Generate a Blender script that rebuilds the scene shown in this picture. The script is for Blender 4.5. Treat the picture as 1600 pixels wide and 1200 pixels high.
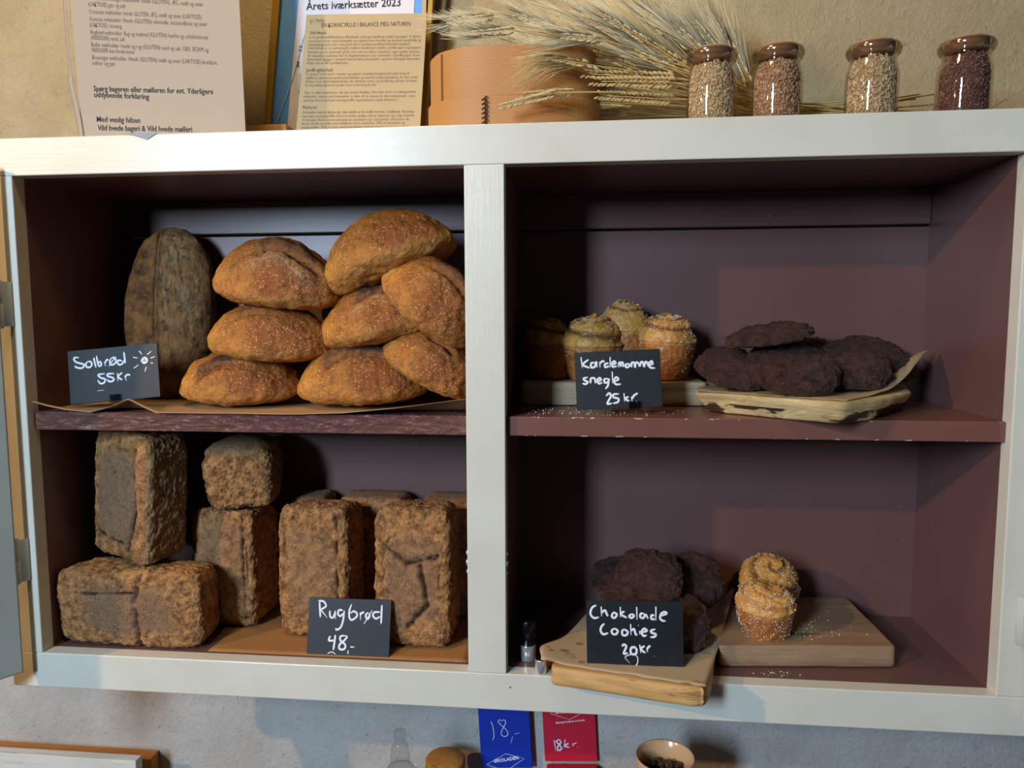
import bpy, bmesh, math, random
from mathutils import Vector, Matrix, Euler, noise

for o in list(bpy.data.objects): bpy.data.objects.remove(o, do_unlink=True)
scene = bpy.context.scene
C = scene.collection
R = math.radians

# ------------------------------------------------------------------ camera
# cabinet front is the plane y = 0, x runs right, y into the cabinet, z up; metres
cd = bpy.data.cameras.new('camera'); cam = bpy.data.objects.new('camera', cd); C.objects.link(cam)
cd.sensor_width = 36; cd.lens = 25.765; cd.clip_start = 0.02; cd.clip_end = 50
cam.matrix_world = Matrix(((0.99492649, -0.00600247, 0.10042531, 0.84007),
                           (0.10054945, 0.09235682, -0.99063617, -1.01908),
                           (-0.0033287, 0.99570788, 0.09249179, 0.52010),
                           (0, 0, 0, 1)))
scene.camera = cam
# ------------------------------------------------------------------ world and lights
w = bpy.data.worlds.new('room_air'); scene.world = w; w.use_nodes = True
w.node_tree.nodes['Background'].inputs[0].default_value = (0.42, 0.52, 0.70, 1)
w.node_tree.nodes['Background'].inputs[1].default_value = 0.03

def area(name, loc, target, sx, sy, power, col, spread=180):
    l = bpy.data.lights.new(name, 'AREA'); l.shape = 'RECTANGLE'; l.size = sx; l.size_y = sy
    l.energy = power; l.color = col; l.spread = R(spread)
    o = bpy.data.objects.new(name, l); C.objects.link(o); o.location = loc
    d = Vector(target) - Vector(loc); o.rotation_euler = d.to_track_quat('-Z', 'Y').to_euler()
    return o
def bulb(name, loc, power, col, rad):
    l = bpy.data.lights.new(name, 'POINT'); l.energy = power; l.color = col; l.shadow_soft_size = rad
    o = bpy.data.objects.new(name, l); C.objects.link(o); o.location = loc
    return o
area('window_daylight', (-0.75, -3.0, 1.32), (0.7, 0, 0.3), 0.42, 0.95, 95, (0.58, 0.79, 1.0))
bulb('wall_lamp_light', (-2.0, -2.15, 1.75), 188, (1.0, 0.58, 0.23), 0.035)
area('ceiling_lamp_light', (0.3, -0.55, 2.0), (0.5, 0.3, 0.95), 0.25, 0.25, 4.0, (1.0, 0.72, 0.36), 120)

scene.view_settings.view_transform = 'Standard'; scene.view_settings.look = 'None'
scene.view_settings.gamma = 1; scene.view_settings.use_curve_mapping = False
scene.view_settings.exposure = 0.28

# ------------------------------------------------------------------ helpers
def lin(h):
    h = h.lstrip('#'); r = []
    for i in (0, 2, 4):
        c = int(h[i:i+2], 16) / 255
        r.append(c / 12.92 if c <= 0.04045 else ((c + 0.055) / 1.055) ** 2.4)
    return (*r, 1)

class Mat:
    def __init__(s, name, rough=0.6, spec=0.5):
        s.m = bpy.data.materials.new(name); s.m.use_nodes = True; s.nt = s.m.node_tree; s.N = s.nt.nodes; s.L = s.nt.links
        s.b = s.N['Principled BSDF']; s.b.inputs['Roughness'].default_value = rough
        s.b.inputs['Specular IOR Level'].default_value = spec
        s.tc = s.N.new('ShaderNodeTexCoord').outputs['Object']; s.h = None
    def mapping(s, scale=(1, 1, 1), rot=(0, 0, 0)):
        n = s.N.new('ShaderNodeMapping'); n.inputs['Scale'].default_value = scale; n.inputs['Rotation'].default_value = rot
        s.L.new(s.tc, n.inputs[0]); return n.outputs[0]
    def noise(s, scale, detail=4, rough=0.55, vec=None, dist=0):
        n = s.N.new('ShaderNodeTexNoise'); n.inputs['Scale'].default_value = scale; n.inputs['Detail'].default_value = detail
        n.inputs['Roughness'].default_value = rough; n.inputs['Distortion'].default_value = dist
        s.L.new(vec or s.tc, n.inputs['Vector']); return n.outputs['Fac']
    def vor(s, scale, feature='F1', out='Distance', vec=None, rnd=1):
        n = s.N.new('ShaderNodeTexVoronoi'); n.feature = feature; n.inputs['Scale'].default_value = scale
        n.inputs['Randomness'].default_value = rnd
        s.L.new(vec or s.tc, n.inputs['Vector']); return n.outputs[out]
    def wave(s, scale, dist=2, vec=None, direction='X', detail=2, dscale=1):
        n = s.N.new('ShaderNodeTexWave'); n.inputs['Scale'].default_value = scale; n.inputs['Distortion'].default_value = dist
        n.bands_direction = direction; n.inputs['Detail'].default_value = detail; n.inputs['Detail Scale'].default_value = dscale
        s.L.new(vec or s.tc, n.inputs['Vector']); return n.outputs['Fac']
    def attr(s, name):
        n = s.N.new('ShaderNodeAttribute'); n.attribute_name = name; return n.outputs['Fac']
    def ramp(s, fac, stops, inter='LINEAR'):
        n = s.N.new('ShaderNodeValToRGB'); n.color_ramp.interpolation = inter; e = n.color_ramp.elements
        while len(e) < len(stops): e.new(0.5)
        for i, (p, c) in enumerate(stops):
            e[i].position = p; e[i].color = lin(c) if isinstance(c, str) else ((c, c, c, 1) if not isinstance(c, tuple) else c)
        s.L.new(fac, n.inputs[0]); return n.outputs[0]
    def sep(s, i, vec=None):
        n = s.N.new('ShaderNodeSeparateXYZ'); s.L.new(vec or s.tc, n.inputs[0]); return n.outputs[i]
    def math(s, op, a, b=0.0, c=None):
        n = s.N.new('ShaderNodeMath'); n.operation = op
        for i, v in enumerate((a, b, c)):
            if v is None: continue
            if isinstance(v, (int, float)): n.inputs[i].default_value = v
            else: s.L.new(v, n.inputs[i])
        return n.outputs[0]
    def mix(s, fac, a, b, mode='MIX'):
        n = s.N.new('ShaderNodeMix'); n.data_type = 'RGBA'; n.blend_type = mode
        for v, i in ((fac, 0), (a, 6), (b, 7)):
            if isinstance(v, (int, float)): n.inputs[i].default_value = v
            elif isinstance(v, str): n.inputs[i].default_value = lin(v)
            elif isinstance(v, tuple): n.inputs[i].default_value = v
            else: s.L.new(v, n.inputs[i])
        return n.outputs[2]
    def base(s, v):
        if isinstance(v, str): s.b.inputs['Base Color'].default_value = lin(v)
        else: s.L.new(v, s.b.inputs['Base Color'])
        return s
    def rough(s, v): s.L.new(v, s.b.inputs['Roughness']); return s
    def bump(s, h, strength=0.5, dist=0.001):
        n = s.N.new('ShaderNodeBump'); n.inputs['Strength'].default_value = strength; n.inputs['Distance'].default_value = dist
        s.L.new(h, n.inputs['Height'])
        if s.h: s.L.new(s.h, n.inputs['Normal'])
        s.h = n.outputs[0]; s.L.new(s.h, s.b.inputs['Normal']); return s

def link(name, me, mat=None, parent=None, smooth=False):
    o = bpy.data.objects.new(name, me); C.objects.link(o)
    if mat: me.materials.append(mat.m if isinstance(mat, Mat) else mat)
    if smooth: me.shade_smooth()
    if parent: o.parent = parent
    return o
def obj(name, bm, mat=None, parent=None, smooth=False):
    me = bpy.data.meshes.new(name); bm.to_mesh(me); bm.free()
    return link(name, me, mat, parent, smooth)
def tag(o, label, cat=None, group=None, kind=None):
    o['label'] = label
    if cat: o['category'] = cat
    if group: o['group'] = group
    if kind: o['kind'] = kind
    return o
def empty(name, loc=(0, 0, 0), rot=(0, 0, 0)):
    o = bpy.data.objects.new(name, None); C.objects.link(o); o.location = loc; o.rotation_euler = rot
    o.empty_display_size = 0.02; return o
def struct(o, label=None):
    o['kind'] = 'structure'
    if label: o['label'] = label
    return o
def box(bm, lo, hi, bev=0.0, seg=2, M=None):
    vs = [bm.verts.new((x, y, z)) for x in (lo[0], hi[0]) for y in (lo[1], hi[1]) for z in (lo[2], hi[2])]
    f = [(0, 1, 3, 2), (4, 6, 7, 5), (0, 4, 5, 1), (2, 3, 7, 6), (0, 2, 6, 4), (1, 5, 7, 3)]
    fs = [bm.faces.new([vs[i] for i in q]) for q in f]
    if bev > 0:
        es = list({e for q in fs for e in q.edges})
        r = bmesh.ops.bevel(bm, geom=es, offset=bev, segments=seg, affect='EDGES', profile=0.5)
        vs = list({v for q in r['faces'] for v in q.verts} | {v for v in vs if v.is_valid})
    if M: bmesh.ops.transform(bm, matrix=M, verts=[v for v in vs if v.is_valid])
    return vs
def boxobj(name, lo, hi, mat, bev=0.002, parent=None, M=None, seg=2):
    bm = bmesh.new(); box(bm, lo, hi, bev, seg, M); return obj(name, bm, mat, parent, smooth=False)
def lathe(bm, prof, n=48, M=None, sx=1, sy=1, cap=True):
    rings = []
    for r, z in prof:
        rings.append([bm.verts.new((r*sx*math.cos(2*math.pi*i/n), r*sy*math.sin(2*math.pi*i/n), z)) for i in range(n)])
    for a, b in zip(rings, rings[1:]):
        for i in range(n): bm.faces.new((a[i], a[(i+1) % n], b[(i+1) % n], b[i]))
    if cap:
        if prof[0][0] > 1e-6: bm.faces.new(rings[0][::-1])
        if prof[-1][0] > 1e-6: bm.faces.new(rings[-1])
    vs = [v for r in rings for v in r]
    if M: bmesh.ops.transform(bm, matrix=M, verts=vs)
    return vs
def tube(bm, pts, r, n=6, flat=1.0, up=None, taper=None):
    pts = [Vector(p) for p in pts]; rings = []; prev = None
    for i, p in enumerate(pts):
        t = (pts[min(i+1, len(pts)-1)] - pts[max(i-1, 0)])
        t = t.normalized() if t.length > 1e-9 else Vector((0, 0, 1))
        u = Vector(up) if up else (prev if prev else t.orthogonal())
        u = (u - t*u.dot(t)); u = u.normalized() if u.length > 1e-6 else t.orthogonal().normalized(); prev = u
        v = t.cross(u)
        rr = r * (taper(i/(len(pts)-1)) if taper else 1)
        rings.append([bm.verts.new(p + (v*math.cos(2*math.pi*k/n) + u*flat*math.sin(2*math.pi*k/n))*rr) for k in range(n)])
    for a, b in zip(rings, rings[1:]):
        for k in range(n): bm.faces.new((a[k], a[(k+1) % n], b[(k+1) % n], b[k]))
    bm.faces.new(rings[0][::-1]); bm.faces.new(rings[-1])
def crom(pts, k=6):
    if len(pts) < 3: return [Vector(p) for p in pts]
    P = [Vector(p) for p in pts]; P = [P[0]*2-P[1]] + P + [P[-1]*2-P[-2]]; out = []
    for i in range(1, len(P)-2):
        a, b, c, d = P[i-1:i+3]
        for j in range(k):
            t = j/k
            out.append(0.5*((2*b) + (c-a)*t + (2*a-5*b+4*c-d)*t*t + (3*b-a-3*c+d)*t*t*t))
    out.append(P[-2]); return out
_sph = {}
def sphere_dirs(n):
    """cube-sphere grid: directions on a cube surface and quads"""
    if n in _sph: return _sph[n]
    idx = {}; vs = []; fs = []
    def vid(i, j, k):
        key = (i, j, k)
        if key not in idx:
            idx[key] = len(vs); vs.append(Vector((2*i/n-1, 2*j/n-1, 2*k/n-1)))
        return idx[key]
    for a in range(n):
        for b in range(n):
            fs.append((vid(a, b, n), vid(a+1, b, n), vid(a+1, b+1, n), vid(a, b+1, n)))
            fs.append((vid(a, b+1, 0), vid(a+1, b+1, 0), vid(a+1, b, 0), vid(a, b, 0)))
            fs.append((vid(n, a, b), vid(n, a+1, b), vid(n, a+1, b+1), vid(n, a, b+1)))
            fs.append((vid(0, a, b+1), vid(0, a+1, b+1), vid(0, a+1, b), vid(0, a, b)))
            fs.append((vid(a, 0, b), vid(a+1, 0, b), vid(a+1, 0, b+1), vid(a, 0, b+1)))
            fs.append((vid(a, n, b+1), vid(a+1, n, b+1), vid(a+1, n, b), vid(a, n, b)))
    _sph[n] = (vs, fs); return _sph[n]
def blob(name, n, fn, mat, parent=None, attrs=()):
    """closed surface: fn(unit-cube point q) -> (position, tuple of mask values)"""
    vs, fs = sphere_dirs(n); P = []; A = [[] for _ in attrs]
    for q in vs:
        p, a = fn(q); P.append(p)
        for i, v in enumerate(a): A[i].append(v)
    me = bpy.data.meshes.new(name); me.from_pydata(P, [], fs); me.update()
    for nm, vals in zip(attrs, A):
        at = me.attributes.new(nm, 'FLOAT', 'POINT'); at.data.foreach_set('value', vals)
    return link(name, me, mat, parent, smooth=True)
def fbm(p, s, o=4): return noise.fractal(p*s, 0.7, 2.0, o)
def sm(a, b, x):
    t = min(1, max(0, (x-a)/(b-a))); return t*t*(3-2*t)
def grid_sheet(name, fn, nu, nv, mat, thick=0.0005, parent=None):
    P = [fn(i/nu, j/nv) for j in range(nv+1) for i in range(nu+1)]
    F = [(j*(nu+1)+i, j*(nu+1)+i+1, (j+1)*(nu+1)+i+1, (j+1)*(nu+1)+i) for j in range(nv) for i in range(nu)]
    me = bpy.data.meshes.new(name); me.from_pydata(P, [], F); me.update()
    o = link(name, me, mat, parent, smooth=True)
    m = o.modifiers.new('thickness', 'SOLIDIFY'); m.thickness = thick; m.offset = -1
    return o
def text(name, body, size, mat, parent, loc, rot=(R(90), 0, 0), extrude=0.0001, align='LEFT', offset=0.0, xs=1.0, shear=0):
    cu = bpy.data.curves.new(name, 'FONT'); cu.body = body; cu.size = size; cu.extrude = extrude
    cu.align_x = align; cu.offset = offset; cu.resolution_u = 2; cu.space_line = 0.95; cu.shear = shear
    t = bpy.data.objects.new(name, cu); C.objects.link(t)
    bpy.context.view_layer.update()
    me = bpy.data.meshes.new_from_object(t.evaluated_get(bpy.context.evaluated_depsgraph_get()))
    bpy.data.objects.remove(t, do_unlink=True)
    me.materials.clear()
    o = link(name, me, mat, parent); o.location = loc; o.rotation_euler = rot; o.scale = (xs, 1, 1)
    return o

# ------------------------------------------------------------------ materials
def M_paint_white():
    m = Mat('gloss_cream_paint', 0.28)
    v = m.mapping((3, 3, 60)); h = m.mapping((3, 3, 120))
    dot = m.math('MULTIPLY', m.ramp(m.vor(11), [(0.0, 1.0), (0.014, 1.0), (0.02, 0.0)]), m.ramp(m.noise(5, 2), [(0.50, 0.0), (0.53, 1.0)]))
    m.base(m.mix(dot, m.mix(m.ramp(m.noise(9, 5), [(0.42, 0.0), (0.7, 0.5)]), '#d9d5c8', '#cdc7b4'), '#4a4038'))
    m.bump(m.noise(3.2, 6, 0.7, h), 0.3, 0.0008); m.bump(m.noise(60, 3), 0.2, 0.0005)
    return m
def M_paint_white_v():
    m = Mat('gloss_cream_paint_upright', 0.28)
    h = m.mapping((90, 3, 4))
    dot = m.math('MULTIPLY', m.ramp(m.vor(11), [(0.0, 1.0), (0.014, 1.0), (0.02, 0.0)]), m.ramp(m.noise(5, 2), [(0.50, 0.0), (0.53, 1.0)]))
    m.base(m.mix(dot, m.mix(m.ramp(m.noise(9, 5), [(0.42, 0.0), (0.7, 0.5)]), '#d9d5c8', '#cdc7b4'), '#4a4038'))
    m.bump(m.noise(3.2, 6, 0.7, h), 0.3, 0.0008); m.bump(m.noise(60, 3), 0.2, 0.0005)
    return m
def M_paint_grey():
    m = Mat('grey_green_door_paint', 0.4); m.base(m.mix(m.ramp(m.noise(6, 5), [(0.4, 0.0), (0.7, 1.0)]), '#c3c8c0', '#b4bab2'))
    m.bump(m.noise(50, 4), 0.2, 0.0006); return m
def M_brown():
    m = Mat('oxblood_brown_paint', 0.36)
    sp = m.ramp(m.vor(46), [(0.0, 1.0), (0.035, 1.0), (0.05, 0.0)])
    spn = m.ramp(m.noise(7, 2), [(0.60, 0.0), (0.64, 1.0)])
    m.base(m.mix(m.math('MULTIPLY', sp, spn), m.mix(m.noise(5, 5), '#725250', '#654641'), '#a89088'))
    m.bump(m.noise(2.5, 5, 0.6, m.mapping((4, 4, 60))), 0.12, 0.0008); return m
def M_shelf_edge():
    m = Mat('thick_crinkled_brown_paint', 0.32, 1.0)
    edge = m.ramp(m.noise(120, 3), [(0.72, 0.0), (0.76, 0.6)])
    m.base(m.mix(edge, m.mix(m.noise(6, 4), '#8c5c54', '#744a44'), '#b59a92'))
    v = m.mapping((1, 1, 1), (0, R(35), 0))
    m.bump(m.noise(5, 5, 0.65, m.mapping((10, 4, 26), (0, R(-32), 0)), 1.2), 1.0, 0.012)
    m.bump(m.noise(90, 3), 0.25, 0.0008); return m
def M_plaster():
    m = Mat('rough_plaster', 0.85, 0.3)
    n1 = m.noise(7, 6, 0.6); up = m.math('GREATER_THAN', m.sep(2), 0.40)   # warm light on the upper wall put into its colour; greyer below cabinet
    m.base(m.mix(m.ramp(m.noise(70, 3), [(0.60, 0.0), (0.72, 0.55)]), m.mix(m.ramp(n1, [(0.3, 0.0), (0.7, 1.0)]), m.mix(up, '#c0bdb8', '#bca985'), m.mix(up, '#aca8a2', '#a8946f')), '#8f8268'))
    m.bump(m.noise(28, 6, 0.65), 0.4, 0.005); m.bump(m.ramp(m.noise(95, 4, 0.7, None, 1.2), [(0.35, 0.0), (0.75, 1.0)]), 0.5, 0.0025)
    return m
def M_plain(name, col, rough=0.6, spec=0.5, bump=0): 
    m = Mat(name, rough, spec); m.base(col)
    if bump: m.bump(m.noise(80, 4), bump, 0.0005)
    return m
def M_paper(name, c1, c2, rough=0.75):
    m = Mat(name, rough, 0.25); m.base(m.mix(m.noise(14, 4), c1, c2)); m.bump(m.noise(25, 5), 0.25, 0.0012)
    m.bump(m.noise(400, 2), 0.15, 0.0003); return m
def M_wood(name, c1, c2, dark, scale=(3, 40, 40), rough=0.6, bump=0.3):
    m = Mat(name, rough, 0.3); v = m.mapping(scale)
    g = m.noise(1.6, 7, 0.65, v, 0.6); k = m.ramp(m.noise(2.1, 4, 0.6, m.mapping((scale[0]*1.5, scale[1], scale[2]))), [(0.62, 0.0), (0.70, 1.0)])
    m.base(m.mix(m.math('MULTIPLY', k, 0.75), m.mix(m.ramp(g, [(0.35, 0.0), (0.68, 1.0)]), c1, c2), dark))
    m.bump(g, bump, 0.002); return m
def M_wheat():
    m = Mat('wheat_crust', 0.40, 0.45)
    low = m.noise(9, 5, 0.6); blis = m.ramp(m.vor(235), [(0.10, 1.0), (0.34, 0.0)])
    bn = m.ramp(m.noise(26, 4), [(0.36, 0.1), (0.60, 1.0)])
    c = m.mix(m.ramp(low, [(0.34, 0.0), (0.64, 1.0)]), '#d8943e', '#94501c')
    c = m.mix(m.ramp(m.attr('high'), [(0.25, 0.0), (1.0, 0.75)]), c, '#6e3412')
    c = m.mix(m.ramp(m.attr('belly'), [(0.0, 0.0), (1.0, 0.5)]), c, '#dc9c50')
    c = m.mix(m.ramp(m.noise(130, 5, 0.7), [(0.50, 0.0), (0.66, 0.55)]), c, '#5c2c0c')
    c = m.mix(m.math('MULTIPLY', m.math('MULTIPLY', blis, bn), 0.85), c, '#e6bd80')
    c = m.mix(m.ramp(m.attr('crack'), [(0.1, 0.0), (0.9, 0.85)]), c, m.mix(m.noise(90, 5), '#4a2512', '#a8682f'))
    c = m.mix(m.attr('char'), c, '#22120a')
    fl = m.ramp(m.noise(200, 6, 0.75), [(0.42, 0.0), (0.60, 1.0)])
    c = m.mix(m.math('MULTIPLY', m.attr('flour'), m.math('MULTIPLY', fl, 0.8)), c, '#b8a080')
    m.base(c)
    m.bump(m.vor(235), -0.6, 0.003); m.bump(m.noise(120, 6, 0.7), 0.8, 0.005); m.bump(m.noise(30, 5, 0.65), 0.18, 0.004); return m
def M_sol():
    m = Mat('floured_dark_crust', 0.75, 0.25)
    c = m.mix(m.ramp(m.noise(40, 6, 0.7), [(0.38, 0.0), (0.62, 1.0)]), '#8e5a2c', '#3c2410')
    fl = m.ramp(m.noise(14, 7, 0.78, m.mapping((9, 9, 3)), 0.8), [(0.42, 0.0), (0.60, 0.85)])
    c = m.mix(m.math('MULTIPLY', m.attr('flour'), fl), c, '#a08058')
    c = m.mix(m.attr('crack'), c, '#1c120c')
    m.base(c); m.bump(m.noise(60, 6, 0.7), 0.6, 0.004); m.bump(m.noise(10, 5, 0.7, m.mapping((9, 9, 2.5)), 1), 0.4, 0.006); return m
def M_rye():
    m = Mat('rye_crust', 0.75, 0.3)
    n = m.noise(70, 6, 0.72)
    c = m.mix(m.ramp(n, [(0.38, 0.0), (0.60, 1.0)]), '#80522f', '#d69c62')
    d = m.mix(m.noise(16, 5), '#9c7a62', '#a88264')
    d = m.mix(m.ramp(m.noise(150, 5, 0.7), [(0.40, 0.0), (0.62, 0.6)]), d, '#6e5240')
    c = m.mix(m.ramp(m.attr('face'), [(0.0, 0.0), (1.0, 0.85)]), c, d)
    seeds = m.ramp(m.vor(300, vec=m.mapping((1, 1, 0.6))), [(0.16, 1.0), (0.27, 0.0)])
    sn = m.ramp(m.noise(150, 2), [(0.50, 0.0), (0.56, 1.0)])
    c = m.mix(m.math('MULTIPLY', m.math('MULTIPLY', seeds, sn), 0.75), c, '#dcc09a')
    c = m.mix(m.ramp(m.noise(95, 5, 0.7), [(0.60, 0.0), (0.68, 0.75)]), c, '#43290f')
    c = m.mix(m.attr('crack'), c, '#2a1810')
    c = m.mix(m.ramp(m.attr('pale'), [(0.0, 0.0), (1.0, 0.55)]), c, m.mix(n, '#5e482e', '#b8a078'))
    m.base(c)
    m.bump(m.noise(95, 6, 0.75), 1.0, 0.008); m.bump(m.vor(240), -0.5, 0.002); m.bump(m.noise(320, 4, 0.7), 0.6, 0.002); return m
def M_cookie():
    m = Mat('dark_chocolate_crumb', 0.42, 0.5)
    n = m.noise(75, 6, 0.7)
    c = m.mix(m.ramp(n, [(0.35, 0.0), (0.68, 1.0)]), '#2c1a17', '#6a453b')
    c = m.mix(m.ramp(m.noise(300, 3, 0.7), [(0.62, 0.0), (0.72, 0.5)]), c, '#8f7670')
    m.base(c); m.bump(m.noise(90, 7, 0.8), 1.0, 0.009); m.bump(m.vor(260), -0.7, 0.003); return m
def M_bun():
    m = Mat('golden_sugared_bun', 0.45, 0.45)
    c = m.mix(m.ramp(m.attr('top'), [(0.3, 0.0), (0.6, 1.0)]), m.mix(m.noise(40, 4), '#b87434', '#8c4c20'), m.mix(m.noise(35, 4), '#d29c4c', '#b97a34'))
    c = m.mix(m.attr('crack'), c, '#5a2c14')
    sp = m.ramp(m.vor(520), [(0.16, 1.0), (0.26, 0.0)])
    sn = m.math('MULTIPLY', m.ramp(m.noise(60, 3), [(0.48, 0.0), (0.6, 1.0)]), m.attr('sugar'))
    c = m.mix(m.math('MULTIPLY', sp, sn), c, '#f0e8dc')
    m.base(c); m.bump(m.noise(70, 5, 0.65), 0.4, 0.003); m.bump(m.vor(520), -0.3, 0.001); return m
def M_brown_chipped():
    m = Mat('oxblood_brown_paint_chipped', 0.34); z = m.sep(2)
    e = m.math('MULTIPLY', m.math('GREATER_THAN', m.math('ABSOLUTE', m.math('SUBTRACT', z, 0.4185)), 0.0122), m.math('LESS_THAN', m.sep(1), -0.1255))
    n = m.ramp(m.noise(75, 3, 0.6), [(0.60, 0.0), (0.63, 1.0)])
    m.base(m.mix(m.math('MULTIPLY', e, n), m.mix(m.noise(5, 5), '#80554c', '#6b4339'), '#c8b4a8'))
    m.bump(m.noise(2.5, 5, 0.6, m.mapping((4, 4, 60))), 0.15, 0.0008); return m
M_BC = M_brown_chipped()
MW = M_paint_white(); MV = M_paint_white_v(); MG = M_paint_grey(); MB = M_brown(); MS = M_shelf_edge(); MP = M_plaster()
M_WH = M_wheat(); M_SOL = M_sol(); M_RY = M_rye(); M_CK = M_cookie(); M_BN = M_bun()
M_CHALK = M_plain('chalk_marker_ink', '#dfe6f0', 0.7); M_SLATE = Mat('black_chalkboard', 0.5, 0.4)
M_SLATE.base(M_SLATE.mix(M_SLATE.ramp(M_SLATE.noise(30, 6, 0.7), [(0.5, 0.0), (0.8, 0.35)]), '#12161a', '#272d33'))
M_INK = M_plain('black_print', '#2c2622', 0.7)
M_STEEL = M_plain('polished_chrome', '#e8e8ea', 0.22); M_STEEL.b.inputs['Metallic'].default_value = 0.75
M_BLACK = M_plain('gloss_black_plastic', '#0b0b0e', 0.25)
M_SUGAR = M_plain('sugar_grain', '#f4efe6', 0.3)
M_KRAFT = M_paper('brown_kraft_paper', '#b8936a', '#a8825a'); M_PARCH = M_paper('baking_parchment', '#b79f7c', '#a58c68')
def M_glass(name, tint='#ffffff', edge=0.0, frost=0.03):
    m = bpy.data.materials.new(name); m.use_nodes = True; nt = m.node_tree; nt.nodes.clear()
    o = nt.nodes.new('ShaderNodeOutputMaterial'); mx = nt.nodes.new('ShaderNodeMixShader'); fr = nt.nodes.new('ShaderNodeFresnel')
    tr = nt.nodes.new('ShaderNodeBsdfTransparent'); gl = nt.nodes.new('ShaderNodeBsdfGlossy'); fr.inputs[0].default_value = 1.5
    tr.inputs[0].default_value = lin(tint); gl.inputs['Roughness'].default_value = frost
    ge = nt.nodes.new('ShaderNodeNewGeometry'); mr = nt.nodes.new('ShaderNodeMapRange'); mr.inputs[3].default_value = 1.5; mr.inputs[4].default_value = 1/1.5
    nt.links.new(ge.outputs['Backfacing'], mr.inputs[0]); nt.links.new(mr.outputs[0], fr.inputs[0])
    ad = nt.nodes.new('ShaderNodeMath'); ad.operation = 'ADD'; ad.use_clamp = True; ad.inputs[1].default_value = edge
    nt.links.new(fr.outputs[0], ad.inputs[0]); nt.links.new(ad.outputs[0], mx.inputs[0]); nt.links.new(tr.outputs[0], mx.inputs[1]); nt.links.new(gl.outputs[0], mx.inputs[2])
    nt.links.new(mx.outputs[0], o.inputs[0]); return m
M_GL = M_glass('thin_clear_glass', '#faf6f2')

# ------------------------------------------------------------------ the room
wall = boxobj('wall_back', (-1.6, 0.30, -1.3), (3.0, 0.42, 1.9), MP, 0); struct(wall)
MC = M_wood('counter_wood', '#8a6a48', '#74563a', '#5a402a')
ct = boxobj('countertop', (-1.2, -0.30, -0.46), (2.6, 0.299, -0.42), MC, 0.003)
tag(ct, 'long wooden countertop against the wall below the cabinet', 'countertop')

# ------------------------------------------------------------------ wall cabinet
cab = tag(empty('wall_cabinet', (0.7, 0.14, -0.0555)), 'cream painted open wall cabinet with oxblood brown interior and two compartments', 'cabinet')
OFF = Matrix.Translation((-0.7, -0.14, 0.0555))
def cpart(name, lo, hi, mat, bev=0.0015):
    return boxobj(name, lo, hi, mat, bev, cab, OFF)
W = 1.40; H = 0.727
cpart('rail', (-0.052, 0, H), (1.475, 0.025, 0.781), MW)
cpart('rail', (-0.052, 0, -0.0555), (1.475, 0.025, 0.0), MW)
cpart('stile', (-0.052, 0, 0), (0, 0.025, H), MG if False else MV)
cpart('stile', (0.671, 0, 0), (0.727, 0.025, H), MV)
cpart('stile', (W, 0, 0), (1.475, 0.025, H), MV)
cpart('top_panel', (-0.052, 0.025, 0.757), (1.475, 0.285, 0.781), MW, 0.001)
cpart('ceiling_panel', (-0.02, 0.025, H), (1.42, 0.285, 0.757), MB, 0)
cpart('side_panel', (-0.022, 0.025, -0.02), (0, 0.285, H), MB, 0)
cpart('side_panel', (W, 0.025, -0.02), (W+0.022, 0.285, H), MB, 0)
cpart('divider_panel', (0.676, 0.025, 0), (0.722, 0.267, H), MB, 0)
cpart('bottom_panel', (0, 0.025, -0.02), (W, 0.285, 0.0), MB, 0)
cpart('back_panel', (0, 0.267, 0), (W, 0.285, 0.664), MB, 0)
cpart('back_board', (0, 0.261, 0.668), (W, 0.285, H), MB, 0.002)
cpart('shelf', (0.0005, 0.013, 0.349), (0.6705, 0.2665, 0.377), MS, 0.002)
cpart('shelf', (0.7275, 0.013, 0.349), (1.3995, 0.2665, 0.377), M_BC, 0.0015)

def hinge(parent, M):
    bm = bmesh.new()
    lathe(bm, [(0.0, -0.036), (0.003, -0.036), (0.0052, -0.033), (0.0052, 0.0), (0.0046, 0.0006), (0.0052, 0.0012), (0.0052, 0.033), (0.003, 0.036), (0.0, 0.036)], 14, M @ Matrix.Translation((0, -0.001, 0)))
    box(bm, (-0.016, 0.001, -0.033), (0.016, 0.0032, 0.033), 0.0009, 1, M)
    return obj('hinge', bm, MG, parent, True)
# left door stands open; hinge edge just in front of the stile
def door(hx, ang, hz, W_=0.33, mat=None):
    d = boxobj('door', (0.003, -0.009, -0.022), (W_, 0.009, 0.742), mat or MG, 0.003, cab)
    d.location = (hx-0.7, -0.014-0.14, 0.0555); d.rotation_euler = (0, 0, ang)
    p = boxobj('door_panel', (0.055, -0.0125, 0.045), (W_-0.05, -0.0095, 0.68), mat or MG, 0.002, d)
    for z in hz: hinge(d, Matrix.Translation((0.0, -0.001, z)))
    return d
door(-0.020, R(-123), (0.54, 0.15))
door(1.428, R(-52), (0.55, 0.11), mat=MV)
# old catch remains chipped into the paint of the middle stile
M_CHIP = M_plain('old_brass_catch', '#b9bcc4', 0.3); M_CHIP.b.inputs['Metallic'].default_value = 0.7
for sx in (0.6705, 0.7275):
    bm = bmesh.new()
    for z, r in ((0.178, 0.0035), (0.164, 0.0042), (0.150, 0.003)):
        bmesh.ops.create_icosphere(bm, subdivisions=2, radius=r, matrix=OFF @ Matrix.Translation((sx, 0.006, z)) @ Matrix.Diagonal((0.7, 1, 1.3, 1)))
    obj('catch', bm, M_CHIP, cab, True)

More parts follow.
